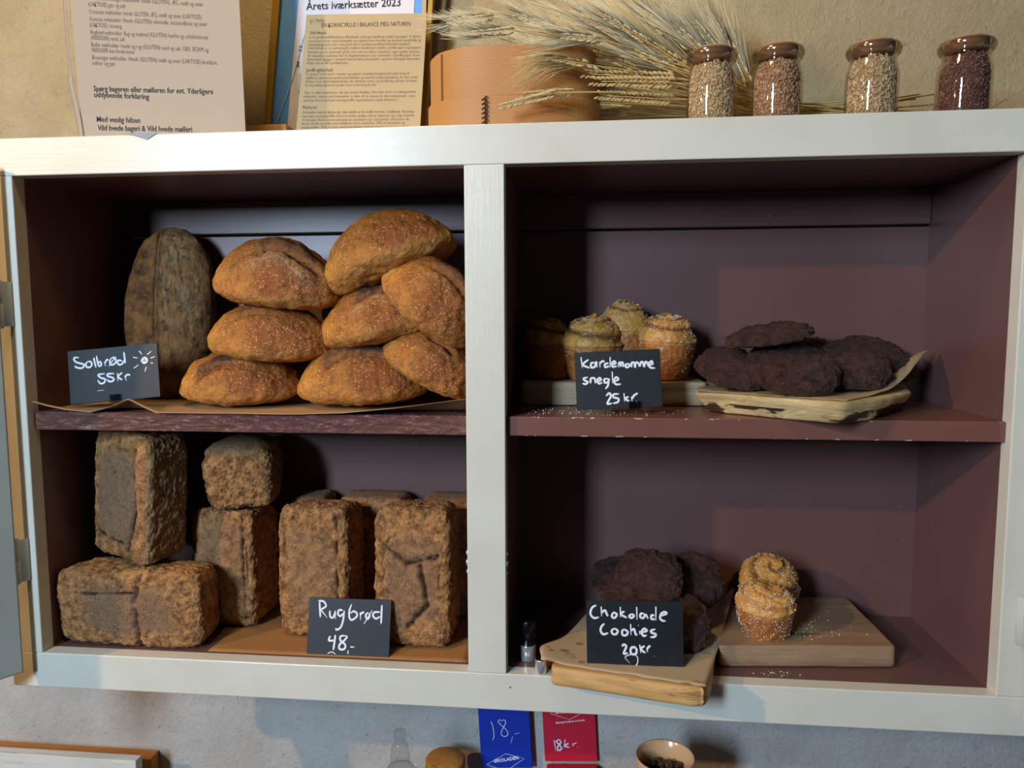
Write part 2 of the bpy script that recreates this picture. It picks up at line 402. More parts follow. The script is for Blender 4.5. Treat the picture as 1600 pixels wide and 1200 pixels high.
# ------------------------------------------------------------------ price cards
CARDS = {
 'sol': {'c':[0.109,0.0504,0.3884],'rx':[0.996,0.0108,0.0892],'up':[-0.0899,0.1192,0.9888],'w':0.1495,'h':0.084,'s':[(1.0,[(-55.4,72.2),(-62.4,72.8),(-63.9,69.3),(-59.1,64.7),(-49.1,61.4),(-48.0,57.7),(-53.3,55.2),(-61.5,57.7),(-63.2,60.2)]),(1.0,[(-41.2,64.9),(-44.6,61.0),(-43.0,56.1),(-38.0,55.7),(-34.6,59.0),(-36.2,63.9),(-41.2,64.9)]),(1.0,[(-30.7,70.0),(-29.8,63.3),(-27.9,54.2)]),(1.0,[(-26.0,72.6),(-24.8,62.9),(-22.6,56.1),(-18.7,57.6),(-20.3,62.5),(-24.2,61.1)]),(1.0,[(-13.4,61.9),(-11.9,54.6)]),(1.0,[(-12.9,59.5),(-9.4,64.5),(-6.2,64.3)]),(1.0,[(-1.6,66.9),(-4.5,61.1),(-2.3,56.2),(4.1,58.0),(5.8,63.8),(2.2,67.1),(-1.6,66.9)]),(1.0,[(6.1,68.6),(-6.9,54.2)]),(1.0,[(16.3,60.5),(10.7,62.2),(8.0,58.8),(11.5,55.0),(16.7,56.9),(19.6,62.0)]),(1.0,[(19.8,74.5),(20.4,64.9),(21.1,56.5)]),(1.0,[(49.2,62.4),(56.1,61.8)]),(1.0,[(47.8,59.6),(57.8,58.7)]),(1.0,[(48.2,56.5),(57.0,55.8)]),(1.0,[(50.6,54.0),(54.3,53.6)]),(1.0,[(49.8,61.2),(48.3,58.3),(51.8,54.4),(56.3,55.8),(57.2,59.9),(53.6,62.6),(49.8,61.2)]),(1.0,[(45.0,74.1),(49.6,67.7)]),(1.0,[(64.9,71.7),(57.7,67.0)]),(1.0,[(34.3,64.9),(42.4,63.0)]),(1.0,[(70.6,62.9),(63.0,61.2)]),(1.0,[(66.8,52.6),(63.1,53.5)]),(1.0,[(42.3,52.3),(34.4,47.6)]),(1.0,[(55.2,48.2),(52.2,40.7)]),(1.0,[(-13.9,43.4),(-24.8,42.5),(-21.3,37.5),(-14.5,35.1),(-15.5,29.8),(-21.9,28.5),(-26.6,34.3)]),(1.0,[(1.8,42.1),(-8.9,42.4),(-9.2,38.8),(-1.1,35.7),(-0.1,31.5),(-6.5,30.2),(-11.4,34.2)]),(1.0,[(6.9,42.8),(6.7,29.7)]),(1.0,[(15.2,42.7),(7.8,36.8),(14.4,30.9)]),(1.0,[(18.6,37.6),(21.2,29.1)]),(1.0,[(19.1,35.2),(23.1,38.5),(28.1,37.4)]),(0.45,[(-28.3,17.7),(-16.2,17.9)])]},
 'rug': {'c':[0.4778,0.034,-0.004],'rx':[1.0,0.0004,0.0016],'up':[-0.0016,0.2474,0.9689],'w':0.1304,'h':0.0843,'s':[(1.0,[(-48.9,77.8),(-47.5,66.3),(-46.1,54.8)]),(1.0,[(-51.1,79.7),(-42.1,78.7),(-38.3,71.7),(-46.8,66.3)]),(1.0,[(-46.2,66.3),(-35.1,54.5)]),(1.0,[(-31.7,65.5),(-30.5,56.6),(-25.6,55.5),(-22.8,64.6)]),(1.0,[(-22.8,65.8),(-22.1,53.1)]),(1.0,[(-10.6,66.3),(-16.7,66.7),(-18.4,60.9),(-14.2,57.8),(-9.7,62.5)]),(1.0,[(-8.5,66.3),(-9.7,51.0),(-13.2,40.6),(-19.1,37.3),(-20.6,39.7)]),(1.0,[(2.5,76.3),(-0.3,66.6),(0.2,56.4),(4.5,52.7),(11.7,58.1),(11.4,63.2),(6.5,65.6),(1.2,62.8)]),(1.0,[(16.8,64.6),(18.1,53.2)]),(1.0,[(17.7,60.9),(20.2,64.1),(23.6,64.6)]),(1.0,[(29.6,65.1),(25.8,59.9),(28.8,54.9),(32.0,58.8),(31.1,63.9)]),(1.0,[(35.6,67.9),(23.8,47.7)]),(1.0,[(48.5,65.8),(39.8,65.4),(37.3,60.3),(42.3,56.0),(48.9,59.4)]),(1.0,[(50.7,76.7),(50.7,63.3),(50.8,48.1)]),(1.0,[(-28.8,28.0),(-30.4,21.0),(-22.2,21.3)]),(1.0,[(-20.7,29.6),(-21.4,18.8),(-22.7,6.7)]),(1.0,[(-3.7,28.9),(-11.8,28.0),(-12.1,21.7),(-4.3,15.7),(-5.3,9.3),(-12.7,9.0),(-13.1,15.3),(-6.0,21.9),(-2.2,27.1),(-3.7,28.9)]),(1.0,[(0.9,7.7),(0.6,2.0)]),(1.0,[(4.0,12.8),(10.8,12.5)]),(0.45,[(-31.9,1.3),(-25.3,4.1),(-18.3,1.2)])]},
 'kar': {'c':[0.8887,0.0462,0.3856],'rx':[0.9988,0.0074,0.0488],'up':[-0.0494,0.1493,0.9876],'w':0.1232,'h':0.0843,'s':[(1.0,[(-52.3,77.5),(-51.0,61.2)]),(1.0,[(-41.3,73.5),(-49.7,66.2),(-39.9,60.7)]),(1.0,[(-32.5,68.5),(-37.6,67.7),(-37.8,61.6),(-32.8,62.4),(-30.4,69.4),(-29.8,61.2)]),(1.0,[(-25.4,69.1),(-25.2,61.0)]),(1.0,[(-24.9,67.1),(-21.3,70.0),(-18.4,68.8)]),(1.0,[(-12.5,66.5),(-17.5,65.7),(-17.7,61.1),(-11.6,62.4)]),(1.0,[(-10.0,75.5),(-10.7,60.3)]),(1.0,[(-7.6,64.3),(-2.5,66.0),(-4.3,69.2),(-7.5,66.3),(-6.7,61.2),(-0.6,61.9)]),(1.0,[(1.5,65.9),(1.7,59.8)]),(1.0,[(1.9,64.8),(4.0,67.2),(5.1,60.4)]),(1.0,[(5.3,64.7),(7.6,67.0),(8.7,59.9)]),(1.0,[(15.5,65.2),(11.8,63.0),(13.2,59.2),(18.1,61.9),(15.5,65.2)]),(1.0,[(20.2,58.9),(21.1,66.0),(24.5,64.8),(25.2,58.7),(26.5,65.7),(30.4,64.5),(31.2,59.4)]),(1.0,[(32.2,59.4),(34.5,66.4),(37.4,64.2),(38.1,59.1),(40.4,66.1),(43.3,63.9),(44.1,58.9)]),(1.0,[(45.2,61.8),(50.2,62.6),(49.4,66.7),(45.3,63.8),(47.0,57.7),(53.9,56.4)]),(1.0,[(-43.5,47.6),(-49.6,45.8),(-47.7,42.7),(-43.8,40.5),(-46.9,37.6),(-51.9,38.8)]),(1.0,[(-39.8,38.3),(-39.1,45.4),(-33.5,45.1),(-32.8,38.0)]),(1.0,[(-28.7,40.9),(-24.6,42.7),(-26.4,45.8),(-29.6,42.9),(-28.2,37.8),(-22.8,38.6)]),(1.0,[(-14.5,44.3),(-19.5,43.5),(-19.3,38.4),(-14.1,39.8),(-13.5,44.3),(-14.9,34.2),(-19.2,29.3)]),(1.0,[(-8.0,54.1),(-8.2,36.9)]),(1.0,[(-4.7,39.8),(0.5,42.6),(-2.4,45.8),(-5.6,41.9),(-3.8,35.7),(4.1,35.4)]),(1.0,[(-18.6,19.2),(-13.4,23.0),(-11.7,17.9),(-17.1,8.0),(-10.1,8.1)]),(1.0,[(0.5,21.4),(-7.5,20.8),(-7.7,16.7),(-0.8,14.4),(-2.1,9.4),(-9.1,8.1)]),(1.0,[(7.5,22.1),(7.9,10.0)]),(1.0,[(14.2,16.8),(9.1,14.0),(14.9,9.7)]),(1.0,[(18.2,16.7),(18.5,9.6)]),(1.0,[(18.7,13.6),(22.3,18.5),(27.4,21.3)]),(1.0,[(24.4,9.4),(25.4,9.3)])]},
 'cho': {'c':[0.9114,-0.0162,0.0294],'rx':[0.9998,0.0031,0.0208],'up':[-0.021,0.1494,0.9886],'w':0.1348,'h':0.0894,'s':[(1.0,[(-52.8,83.2),(-58.9,79.5),(-61.4,71.1),(-56.7,65.2),(-49.5,66.5)]),(1.0,[(-46.2,81.5),(-45.8,67.8)]),(1.0,[(-45.7,72.5),(-40.9,76.2),(-38.6,71.5),(-36.8,67.9)]),(1.0,[(-28.9,74.0),(-31.4,68.0),(-27.8,65.7),(-24.2,70.5),(-28.9,74.0)]),(1.0,[(-19.2,81.3),(-19.4,67.0)]),(1.0,[(-13.3,75.4),(-18.8,71.2),(-9.9,66.0)]),(1.0,[(-3.8,72.0),(-6.9,68.4),(-3.9,66.1),(-0.3,69.1),(-3.8,72.0)]),(1.0,[(3.5,81.6),(3.8,63.8)]),(1.0,[(14.1,72.3),(9.3,72.2),(8.6,67.5),(12.8,66.3),(15.8,71.1),(19.3,65.3)]),(1.0,[(28.3,70.1),(24.1,70.1),(24.0,65.3),(28.8,64.8)]),(1.0,[(30.3,82.6),(29.9,63.1)]),(1.0,[(35.9,69.1),(44.9,72.8),(42.6,75.1),(37.8,72.7),(35.9,66.7),(38.8,63.2),(43.5,62.7)]),(1.0,[(-41.8,57.7),(-46.1,53.5),(-47.4,47.5),(-43.8,42.8),(-36.6,44.7)]),(1.0,[(-28.1,51.4),(-31.8,47.8),(-30.6,43.7),(-25.8,43.2),(-23.4,47.9),(-28.1,51.4)]),(1.0,[(-15.0,50.5),(-17.4,46.9),(-16.3,42.1),(-11.5,42.2),(-9.6,47.0),(-15.0,50.5)]),(1.0,[(-5.3,57.7),(-5.0,42.4)]),(1.0,[(-4.3,48.3),(-0.6,50.7),(1.6,43.7),(4.0,43.1)]),(1.0,[(7.1,48.5),(7.5,43.2)]),(1.0,[(5.1,55.9),(6.0,55.9)]),(1.0,[(10.6,46.2),(17.2,48.7),(13.7,51.6),(10.0,47.4),(12.3,41.5),(17.0,42.8)]),(1.0,[(29.1,51.3),(23.1,48.8),(24.2,45.9),(29.5,44.2),(27.7,40.6),(21.7,39.9)]),(1.0,[(-17.8,26.1),(-15.3,29.1),(-11.8,26.3),(-15.6,16.7),(-9.6,17.5)]),(1.0,[(-3.5,27.0),(-5.9,22.2),(-4.8,16.4),(1.1,16.5),(2.4,22.4),(-1.1,25.9),(-4.7,23.5)]),(1.0,[(6.7,29.6),(8.3,17.8)]),(1.0,[(13.8,28.0),(8.4,23.1),(14.8,18.0)]),(1.0,[(16.7,25.1),(17.5,19.2)]),(1.0,[(16.9,23.3),(19.1,26.3),(21.7,28.1)]),(0.45,[(-14.5,11.4),(-10.8,13.9),(-2.5,15.8),(3.4,11.8),(2.6,2.4),(-4.0,-1.9),(-11.1,-0.9)]),(0.45,[(-14.5,11.4),(-7.5,3.3)]),(0.45,[(26.2,13.7),(26.9,13.7)])]},
 'blue': {'c':[0.6962,0.282,-0.3287],'rx':[0.9985,0.0,0.0549],'up':[-0.0549,-0.0,0.9985],'w':0.0968,'h':0.1762,'s':[(0.45,[(-24.7,92.6),(-21.4,79.2),(-20.9,63.4),(-23.7,54.7)]),(0.45,[(-6.0,96.5),(-10.7,93.4),(-8.1,87.1),(2.0,77.6),(6.0,68.2),(1.1,62.7),(-5.6,65.0),(-5.9,72.9),(2.6,88.6),(0.7,94.9),(-7.0,92.6)]),(0.45,[(14.4,62.7),(10.0,47.7)]),(0.45,[(18.7,67.4),(27.9,69.8)]),(0.45,[(-38.0,7.0),(-0.9,28.4)]),(0.45,[(-0.9,28.4),(34.1,19.4)]),(0.45,[(-38.0,7.0),(1.5,-7.8)]),(0.45,[(34.1,19.4),(1.8,-3.0)])]},
 'red': {'c':[0.8168,0.29,-0.3137],'rx':[0.9985,0.0,0.0545],'up':[-0.0545,-0.0,0.9985],'w':0.0985,'h':0.1629,'s':[(0.45,[(-34.1,95.2),(0.4,82.7)]),(0.45,[(0.4,82.7),(22.6,94.4)]),(1.0,[(-30.1,42.6),(-27.5,20.5)]),(1.0,[(-20.3,44.2),(-25.8,39.4),(-20.1,33.2),(-16.8,25.3),(-22.9,22.1),(-24.1,28.4),(-17.6,37.9),(-20.3,44.2)]),(1.0,[(-9.0,44.2),(-12.2,26.9)]),(1.0,[(-2.7,36.4),(-10.4,31.6),(-1.6,27.7)]),(1.0,[(4.8,36.4),(5.2,30.1)]),(1.0,[(5.4,34.0),(12.3,38.0)]),(1.0,[(13.1,28.6),(13.8,28.6)])]},
}
def lettering(strokes, parent, mat, rad=0.0017, y=-0.0013):
    bm = bmesh.new()
    for wgt, pts in strokes:
        P = crom([(a/1000, y, b/1000) for a, b in pts], 5)
        tube(bm, P, rad*wgt, 8, 0.25, up=(0, 1, 0), taper=lambda t: 0.55+0.45*min(1, 8*t, 8*(1-t)) if True else 1)
    return obj('lettering', bm, mat, parent, True)
def frame_matrix(d):
    c, rx, up = (Vector(d[k]) for k in ('c', 'rx', 'up')); n = up.cross(rx).normalized()   # into the cabinet
    n = -n if n.y < 0 else n
    up = rx.cross(n) * -1
    if up.z < 0: up = -up
    m = Matrix.Identity(4)
    for i in range(3): m[i][0] = rx[i]; m[i][1] = n[i]; m[i][2] = up[i]; m[i][3] = c[i]
    return m
def card(key, name, label, lift=0.0, push=(0, 0, 0)):
    d = CARDS[key]; root = empty(name); root.matrix_world = Matrix.Translation(Vector(push)+Vector((0, 0, lift))) @ frame_matrix(d)
    bm = bmesh.new(); box(bm, (-d['w']/2, -0.001, 0), (d['w']/2, 0.001, d['h']), 0.0004, 1)
    obj('panel', bm, M_SLATE, root)
    lettering(d['s'], root, M_CHALK)
    tag(root, label, 'price sign', 'chalk price signs'); return root
M_CLIP = M_glass('clear_plastic_clip', '#c8d2dc')
def clip(root, x, z0=0.0):
    bm = bmesh.new()
    box(bm, (x-0.009, -0.0045, z0-0.001), (x+0.009, -0.0028, z0+0.010), 0.0004, 1)
    box(bm, (x-0.009, -0.0045, z0-0.003), (x+0.009, 0.016, z0-0.0012), 0.0004, 1)
    for k in (-0.006, 0.0, 0.006): box(bm, (x+k-0.0006, -0.0052, z0), (x+k+0.0006, -0.0046, z0+0.008), 0)
    o = obj('clip', bm, M_CLIP, root); return o
c1 = card('sol', 'price_card', 'black chalk card reading Solbrød 55kr with a drawn sun', 0.002); clip(c1, 0.002)
c2 = card('rug', 'price_card', 'black chalk card reading Rugbrød 48,- leaning on the rye loaves', 0.005)
c3 = card('kar', 'price_card', 'black chalk card reading Kardemomme snegle 25 kr.', 0.0); clip(c3, 0.022)
c4 = card('cho', 'price_card', 'black chalk card reading Chokolade Cookies 20 kr on the jutting board', 0.0)
ring = bmesh.new()

# ------------------------------------------------------------------ rye loaves
def rye(name, size, loc, rot, label, seed, face='y', n=72, taper=0.08, cracks=(), pale=0.0, k=9, facer=0.74, rough=1.0, bulge=0.006, fs=1.0):
    sx, sy, sz = (v/2 for v in size); rnd = random.Random(seed); so = Vector((seed*3.7, seed*1.3, seed*2.1))
    def fn(q):
        nk = (abs(q.x)**k + abs(q.y)**k + abs(q.z)**k)**(1/k); p = q/nk
        fa = -q.y if face == 'y' else q.z
        a, b = (q.x, q.z) if face == 'y' else (q.x, q.y)
        tap = 1 - taper*(0.5-0.5*(-p.y if face == 'y' else p.z))
        P = Vector((p.x*sx*(tap), p.y*sy*(tap if face == 'z' else 1), p.z*sz*(tap if face == 'y' else 1)))
        nrm = Vector((q.x/max(sx, .01), q.y/max(sy, .01), q.z/max(sz, .01)))
        nrm = Vector((math.copysign(abs(p.x)**(k-1), p.x), math.copysign(abs(p.y)**(k-1), p.y), math.copysign(abs(p.z)**(k-1), p.z)))
        nrm = nrm.normalized() if nrm.length > 0 else q.normalized()
        w = P + so
        d = 0.0018*rough*fbm(w, 20, 3) + 0.0020*rough*fbm(w, 85, 4) + 0.0014*rough*fbm(w, 240, 2)
        isface = sm(0.80, 0.98, fa/max(1e-6, max(abs(q.x), abs(q.y), abs(q.z))))
        rr = (abs(a)**4 + abs(b)**4)**0.25 + 0.10*fbm(w, 22, 3)
        fmask = isface*(1-sm(facer-0.16, facer+0.12, rr))
        d = d*(1-0.72*fmask) + (bulge*(1-min(1, rr))**0.5*isface if rr < 1 else 0)
        cr = 0.7*isface*math.exp(-((rr-facer-0.04)/0.028)**2)*sm(0.05, 0.4, noise.noise(w*16))
        for (x0, z0, x1, z1, wd) in cracks:
            dx, dz = x1-x0, z1-z0; t = max(0, min(1, ((a-x0)*dx+(b-z0)*dz)/(dx*dx+dz*dz)))
            e = math.hypot(a-x0-t*dx, (b-z0-t*dz)) + 0.045*noise.noise(w*95) + 0.03*noise.noise(w*30)
            cr = max(cr, isface*math.exp(-(e/(wd*0.60))**2))
        d -= 0.0055*cr
        pl = pale*sm(0.80, 0.97, q.x/max(abs(q.x), abs(q.y), abs(q.z)))
        return P + nrm*d, (fmask*fs, min(1, cr*cr*1.0), pl)
    o = blob(name, n, fn, M_RY, None, ('face', 'crack', 'pale'))
    o.location = loc; o.rotation_euler = rot
    return tag(o, label, 'rye loaf', 'rye bread loaves')
rye('rye_loaf', (0.246, 0.078, 0.124), (0.126, 0.066, 0.0635), (R(2), 0, R(-1)), 'rye loaf lying on its side at the left front of the bottom shelf', 1, facer=0.62, cracks=((0.22, 1, 0.12, 0.2, .06), (0.12, 0.2, 0.16, -1, .05), (-0.7, 0.4, 0.1, 0.45, .05)))
rye('rye_loaf', (0.150, 0.078, 0.211), (0.114, 0.098, 0.2335), (R(-2), R(2.5), R(-25)), 'rye loaf with dark smooth crust standing upright on the lying loaf', 2, facer=0.70, pale=1, cracks=((0.55, 0.75, 0.62, -0.2, .05), (0.6, -0.2, 0.35, -0.8, .10), (-0.9, -0.62, 0.2, -0.72, .05)), bulge=.004)
rye('rye_loaf', (0.120, 0.090, 0.200), (0.243, 0.160, 0.1015), (0, 0, R(-8)), 'tall rye loaf standing behind the lying loaf with a round topped loaf on it', 3, facer=0.8, cracks=((0.7, 1, 0.72, -0.9, .04),), k=10, fs=0.45)
rye('rye_loaf', (0.118, 0.120, 0.092), (0.262, 0.160, 0.2500), (0, R(-3), R(14)), 'short round topped rye loaf resting on top of a standing loaf', 4, face='z', bulge=0.028, pale=0.9, k=6, taper=0.1, facer=.9)
rye('rye_loaf', (0.120, 0.084, 0.216), (0.408, 0.126, 0.109), (R(-1), 0, R(-4)), 'orange brown rye loaf standing behind the left part of the Rugbrød card', 5, facer=0.70, cracks=((0.72, 0.9, 0.74, -0.5, .05),), bulge=0.007, taper=0.04, fs=0.5)
rye('rye_loaf', (0.124, 0.098, 0.224), (0.575, 0.112, 0.114), (0, 0, R(-3)), 'rye loaf right of the Rugbrød card, a deep crack down its face', 6, facer=0.66, cracks=((-0.75, 0.5, -0.1, 0.22, .06), (-0.1, 0.22, 0.7, 0.35, .05), (0.25, 0.2, 0.42, -0.35, .09), (0.42, -0.35, -0.1, -0.68, .07)), fs=0.7)
rye('rye_loaf', (0.122, 0.078, 0.208), (0.472, 0.220, 0.105), (0, 0, 0), 'rye loaf at the back whose dark flat top shows above the two card loaves', 7, n=48, taper=0.0, face='z', bulge=0.001, facer=1.0)
rye('rye_loaf', (0.112, 0.078, 0.208), (0.612, 0.220, 0.105), (0, 0, 0), 'rye loaf at the back next to the middle post, dark top showing', 8, n=48, taper=0.0, face='z', bulge=0.001, facer=1.0)
rye('rye_loaf', (0.068, 0.078, 0.206), (0.357, 0.222, 0.104), (0, 0, R(5)), 'narrow rye loaf at the back in shade beside the round topped loaf', 9, n=40, taper=0.0, face='z', bulge=0.001, facer=1.0)

# ------------------------------------------------------------------ wheat loaves
def wheat(size, loc, roll, label, seed, yaw=0, pitch=0, off=0.1, flour=0.0, ear=0.010, hb=0.24, n=72, cr=1.0, wc=0.0, ww=0.68):
    a, b, h = size[0]/2, size[1]/2, size[2]; ht = h*(1-hb); hbm = h*hb; so = Vector((seed*1.9, seed*2.3, seed*0.7))
    def fn(q):
        n_ = q.normalized(); x, y, z = n_
        rxy = 1.0
        px = a*x; py = b*y*(1-0.12*x*x); pz = 0
        if z < 0: pz = -hbm*min(1, (abs(z)**0.8)*1.06)
        else: pz = ht*(z**1.22)
        P = Vector((px, py, pz)); w = P + so
        d = 0.0030*fbm(w, 15, 3) + 0.0016*fbm(w, 60, 4)
        c = f = ch = 0.0
        if z > 0.15:
            win = 1-sm(ww*0.72, ww*1.12, abs(x-wc))
            v = y - (off + 0.22*x + 0.10*noise.noise(w*22))
            c = cr*win*math.exp(-((v+0.030)/0.065)**2)
            e = win*math.exp(-((v-0.13)/0.095)**2)
            d += -0.011*c + ear*e*0.5 + 0.007*c*fbm(w, 90, 4)
            ch = cr*win*sm(0.03, 0.07, v)*(1-sm(0.12, 0.36, v))*0.95*(0.6+0.4*sm(-.2, .2, noise.noise(w*40)))
            f = flour*win*math.exp(-((v+0.22)/0.10)**2)*(0.5+0.5*sm(-.3, .3, math.sin(v*70)))
        belly = 1-sm(-0.45, 0.15, z)
        return P + n_*d, (min(1, c), min(1, ch), min(1, f), belly, max(0, z))
    o = blob('wheat_loaf', n, fn, M_WH, None, ('crack', 'char', 'flour', 'belly', 'high'))
    o.location = loc; o.rotation_euler = Euler((R(pitch), R(-roll), R(yaw)), 'XYZ')
    return tag(o, label, 'wheat loaf', 'crusty wheat loaves stacked on the top left shelf')
wheat((0.196, 0.150, 0.088), (0.287, 0.112, 0.405), 0, 'bottom left wheat loaf of the pile, lying on the brown paper', 1, yaw=6, off=-0.62, flour=0.0, pitch=4, ear=.006, wc=-.22, ww=.35)
wheat((0.204, 0.155, 0.098), (0.336, 0.118, 0.474), -4, 'wheat loaf in the middle of the left column of the pile', 2, yaw=-4, off=-0.55, ear=0.003, pitch=4, cr=.6, wc=-.15, ww=.2)
wheat((0.212, 0.150, 0.108), (0.349, 0.118, 0.564), -8, 'wheat loaf on top of the left column, floury crust with a raised ear', 3, yaw=-6, off=-0.50, flour=1.0, ear=0.012, pitch=8, wc=0.30, ww=0.5)
wheat((0.206, 0.150, 0.095), (0.488, 0.112, 0.408), 1, 'bottom middle wheat loaf of the pile with a torn dark crack', 4, yaw=3, off=-0.52, ear=0.012, pitch=4, wc=-.05, ww=.5)
wheat((0.202, 0.145, 0.092), (0.520, 0.115, 0.500), 11, 'wheat loaf in the middle of the centre column, tilted up to the right', 5, yaw=-3, off=-0.50, flour=0.9, ear=0.009, pitch=2, wc=0.2, ww=.45)
wheat((0.222, 0.150, 0.112), (0.532, 0.122, 0.600), 21, 'topmost wheat loaf of the pile, tipped up to the right', 6, yaw=2, off=0.55, ear=0.010, pitch=-12, cr=.8)
wheat((0.180, 0.140, 0.098), (0.600, 0.095, 0.532), -40, 'wheat loaf at the upper right of the pile sloping down to the middle post', 7, yaw=-8, off=-0.35, flour=0.5, pitch=4, cr=.8, wc=.2, ww=.5)
wheat((0.165, 0.135, 0.086), (0.598, 0.100, 0.437), -28, 'wheat loaf at the lower right of the pile sloping down to the middle post', 8, yaw=-6, off=-0.5, ear=0.009, pitch=2, wc=.1, ww=.3)

# tall sourdough leaning on the back
def sol():
    a, b, c = 0.076, 0.040, 0.150
    def fn(q):
        n_ = q.normalized(); x, y, z = n_
        P = Vector((a*x, b*y, c*math.copysign(abs(z)**0.88, z))); w = P + Vector((5, 1, 2))
        d = 0.003*fbm(w, 16, 4) + 0.0012*fbm(w, 70, 3)
        v = x + 0.16 + 0.06*z + 0.03*noise.noise(w*18)
        cr = math.exp(-(v/0.022)**2)*(1-sm(0.85, 0.97, abs(z)))*(1 if y < 0 else 0)
        lip = math.exp(-((v-0.055)/0.035)**2)*(1-sm(0.85, 0.97, abs(z)))*(1 if y < 0 else 0)
        fl = sm(-0.05, 0.25, v)*(1-sm(0.72, 0.98, abs(x)))*0.85*sm(-0.9, 0.1, z) + 0.12
        return P + n_*(d - 0.006*cr + 0.004*lip), (min(1, fl), cr*0.8)
    o = blob('sourdough_loaf', 64, fn, M_SOL, None, ('flour', 'crack'))
    o.location = (0.120, 0.198, 0.529); o.rotation_euler = (R(-8), R(1), R(8))
    tag(o, 'tall flour dusted oval loaf standing on end behind the Solbrød card', 'bread loaf')
sol()

# ------------------------------------------------------------------ brown paper liners
def edge_y(x): return 0.006 + 0.004*noise.noise(Vector((x*9, 0, 0)))
kp = [(0.005, 0.394), (0.03, 0.387), (0.059, 0.3815), (0.10, 0.3785), (0.135, 0.388), (0.160, 0.399), (0.182, 0.388), (0.204, 0.3785), (0.26, 0.3785), (0.324, 0.3785), (0.42, 0.3785), (0.49, 0.381), (0.56, 0.388), (0.62, 0.396), (0.668, 0.403)]
def kz(x):
    for (x0, z0), (x1, z1) in zip(kp, kp[1:]):
        if x <= x1: return z0 + (z1-z0)*(x-x0)/(x1-x0)
    return kp[-1][1]
def sheet1(u, v):
    x = 0.005 + 0.663*u; y = 0.004 + 0.235*v
    f = 1-sm(0.0, 0.30 if x > .45 else 0.22, v)
    return (x, y + 0.004*noise.noise(Vector((x*14, 3, 0)))*(1-v), 0.3782 + (kz(x)-0.3782)*f)
o = grid_sheet('paper_liner', sheet1, 90, 24, M_KRAFT, 0.0005)
tag(o, 'brown kraft paper under the wheat loaves with a curled front edge', 'paper')
o = grid_sheet('paper_liner', lambda u, v: (0.255+0.41*u + 0.01*v, 0.028+0.215*v, 0.0010+0.0004*noise.noise(Vector((u*6, v*4, 1)))), 30, 16, M_paper('orange_kraft_paper', '#a87848', '#98683a'), 0.0005)
tag(o, 'flat brown kraft paper on the cabinet floor under the rye loaves', 'paper')

# ------------------------------------------------------------------ cutting boards
def plank(name, poly, z0, z1, mat, rad=0.006, rnd=6, wob=0.0, seed=0, corner=0.012, parent=None, under=0.0):
    """solid board from a plan outline, corners rounded, edges softened, sides slightly wavy"""
    P = [Vector((x, y, 0)) for x, y in poly]; out = []
    for i, p in enumerate(P):
        a = (P[i-1]-p).normalized(); b = (P[(i+1) % len(P)]-p).normalized()
        for j in range(rnd+1):
            t = j/rnd; q0 = p+a*corner; q1 = p+b*corner
            out.append(q0*(1-t)**2 + p*2*t*(1-t) + q1*t*t)
    dense = []
    for i, p in enumerate(out):
        q = out[(i+1) % len(out)]; n = max(1, int((q-p).length/0.008))
        for j in range(n): dense.append(p+(q-p)*j/n)
    cen = sum(dense, Vector())/len(dense); bm = bmesh.new(); rings = []
    T = z1-z0; prof = [(under+rad, 0), (under+rad*0.3, rad*0.3/T), (under, rad/T)] + [(under*(1-t), t) for t in (.35, .5, .65)] + [(0, 1-rad/T), (rad*0.3, 1-rad*0.3/T), (rad, 1)]
    for ins, t in prof:
        ring_ = []
        for p in dense:
            d = (p-cen); L = d.length; w_ = wob*noise.noise(Vector((p.x*22+seed, p.y*22, t*2.2)))
            q = cen + d*((L-ins+w_)/L); ring_.append(bm.verts.new((q.x, q.y, z0+T*t)))
        rings.append(ring_)
    n = len(dense)
    for a, b in zip(rings, rings[1:]):
        for i in range(n): bm.faces.new((a[i], a[(i+1) % n], b[(i+1) % n], b[i]))
    bm.faces.new(rings[0][::-1]); bm.faces.new(rings[-1])
    o = obj(name, bm, mat, parent)
    for f in o.data.polygons: f.use_smooth = len(f.vertices) == 4
    return o
M_OLD = M_wood('grey_weathered_board', '#b5a283', '#8f7c5f', '#4a3a28', (4, 30, 60), 0.7, 0.5)
M_OAK = M_wood('pale_oak_board', '#cfa46a', '#b98a52', '#7a5430', (4, 30, 70), 0.6, 0.35)
M_OAK2 = M_wood('worn_oak_board', '#a58668', '#8a6d52', '#5e4836', (3, 26, 60), 0.6, 0.5)
def M_bark():
    m = Mat('bark_edged_slab', 0.75, 0.25)
    g = m.noise(1.8, 7, 0.65, m.mapping((6, 12, 60)), 0.8)
    c = m.mix(m.ramp(g, [(0.35, 0.0), (0.68, 1.0)]), '#d8bf8c', '#a58a5c')
    bk = m.ramp(m.noise(1.5, 4, 0.6, m.mapping((9, 9, 34))), [(0.47, 0.0), (0.53, 1.0)])
    low = m.ramp(m.sep(2), [(0.0, 1.0), (1.0, 0.0)])
    zz = m.math('LESS_THAN', m.sep(2), 0.015)
    c = m.mix(m.math('MULTIPLY', bk, zz), c, '#3a261a')
    m.base(c); m.bump(g, 0.6, 0.004); m.bump(m.noise(60, 5), 0.4, 0.003); return m
def at0(o, p):   # put the origin at p so textures and placement start at the thing's own base
    p = Vector(p)
    o.data.transform(Matrix.Translation(-p)); o.location = p; return o
kb = plank('serving_board', [(0.735, 0.140), (1.028, 0.150), (1.028, 0.258), (0.735, 0.258)], 0.378, 0.4155, M_OLD, 0.004, wob=0.004, corner=0.010)
tag(at0(kb, (0.735, 0.15, 0.378)), 'thick weathered wooden board under the four sugared buns on the shelf', 'serving board')
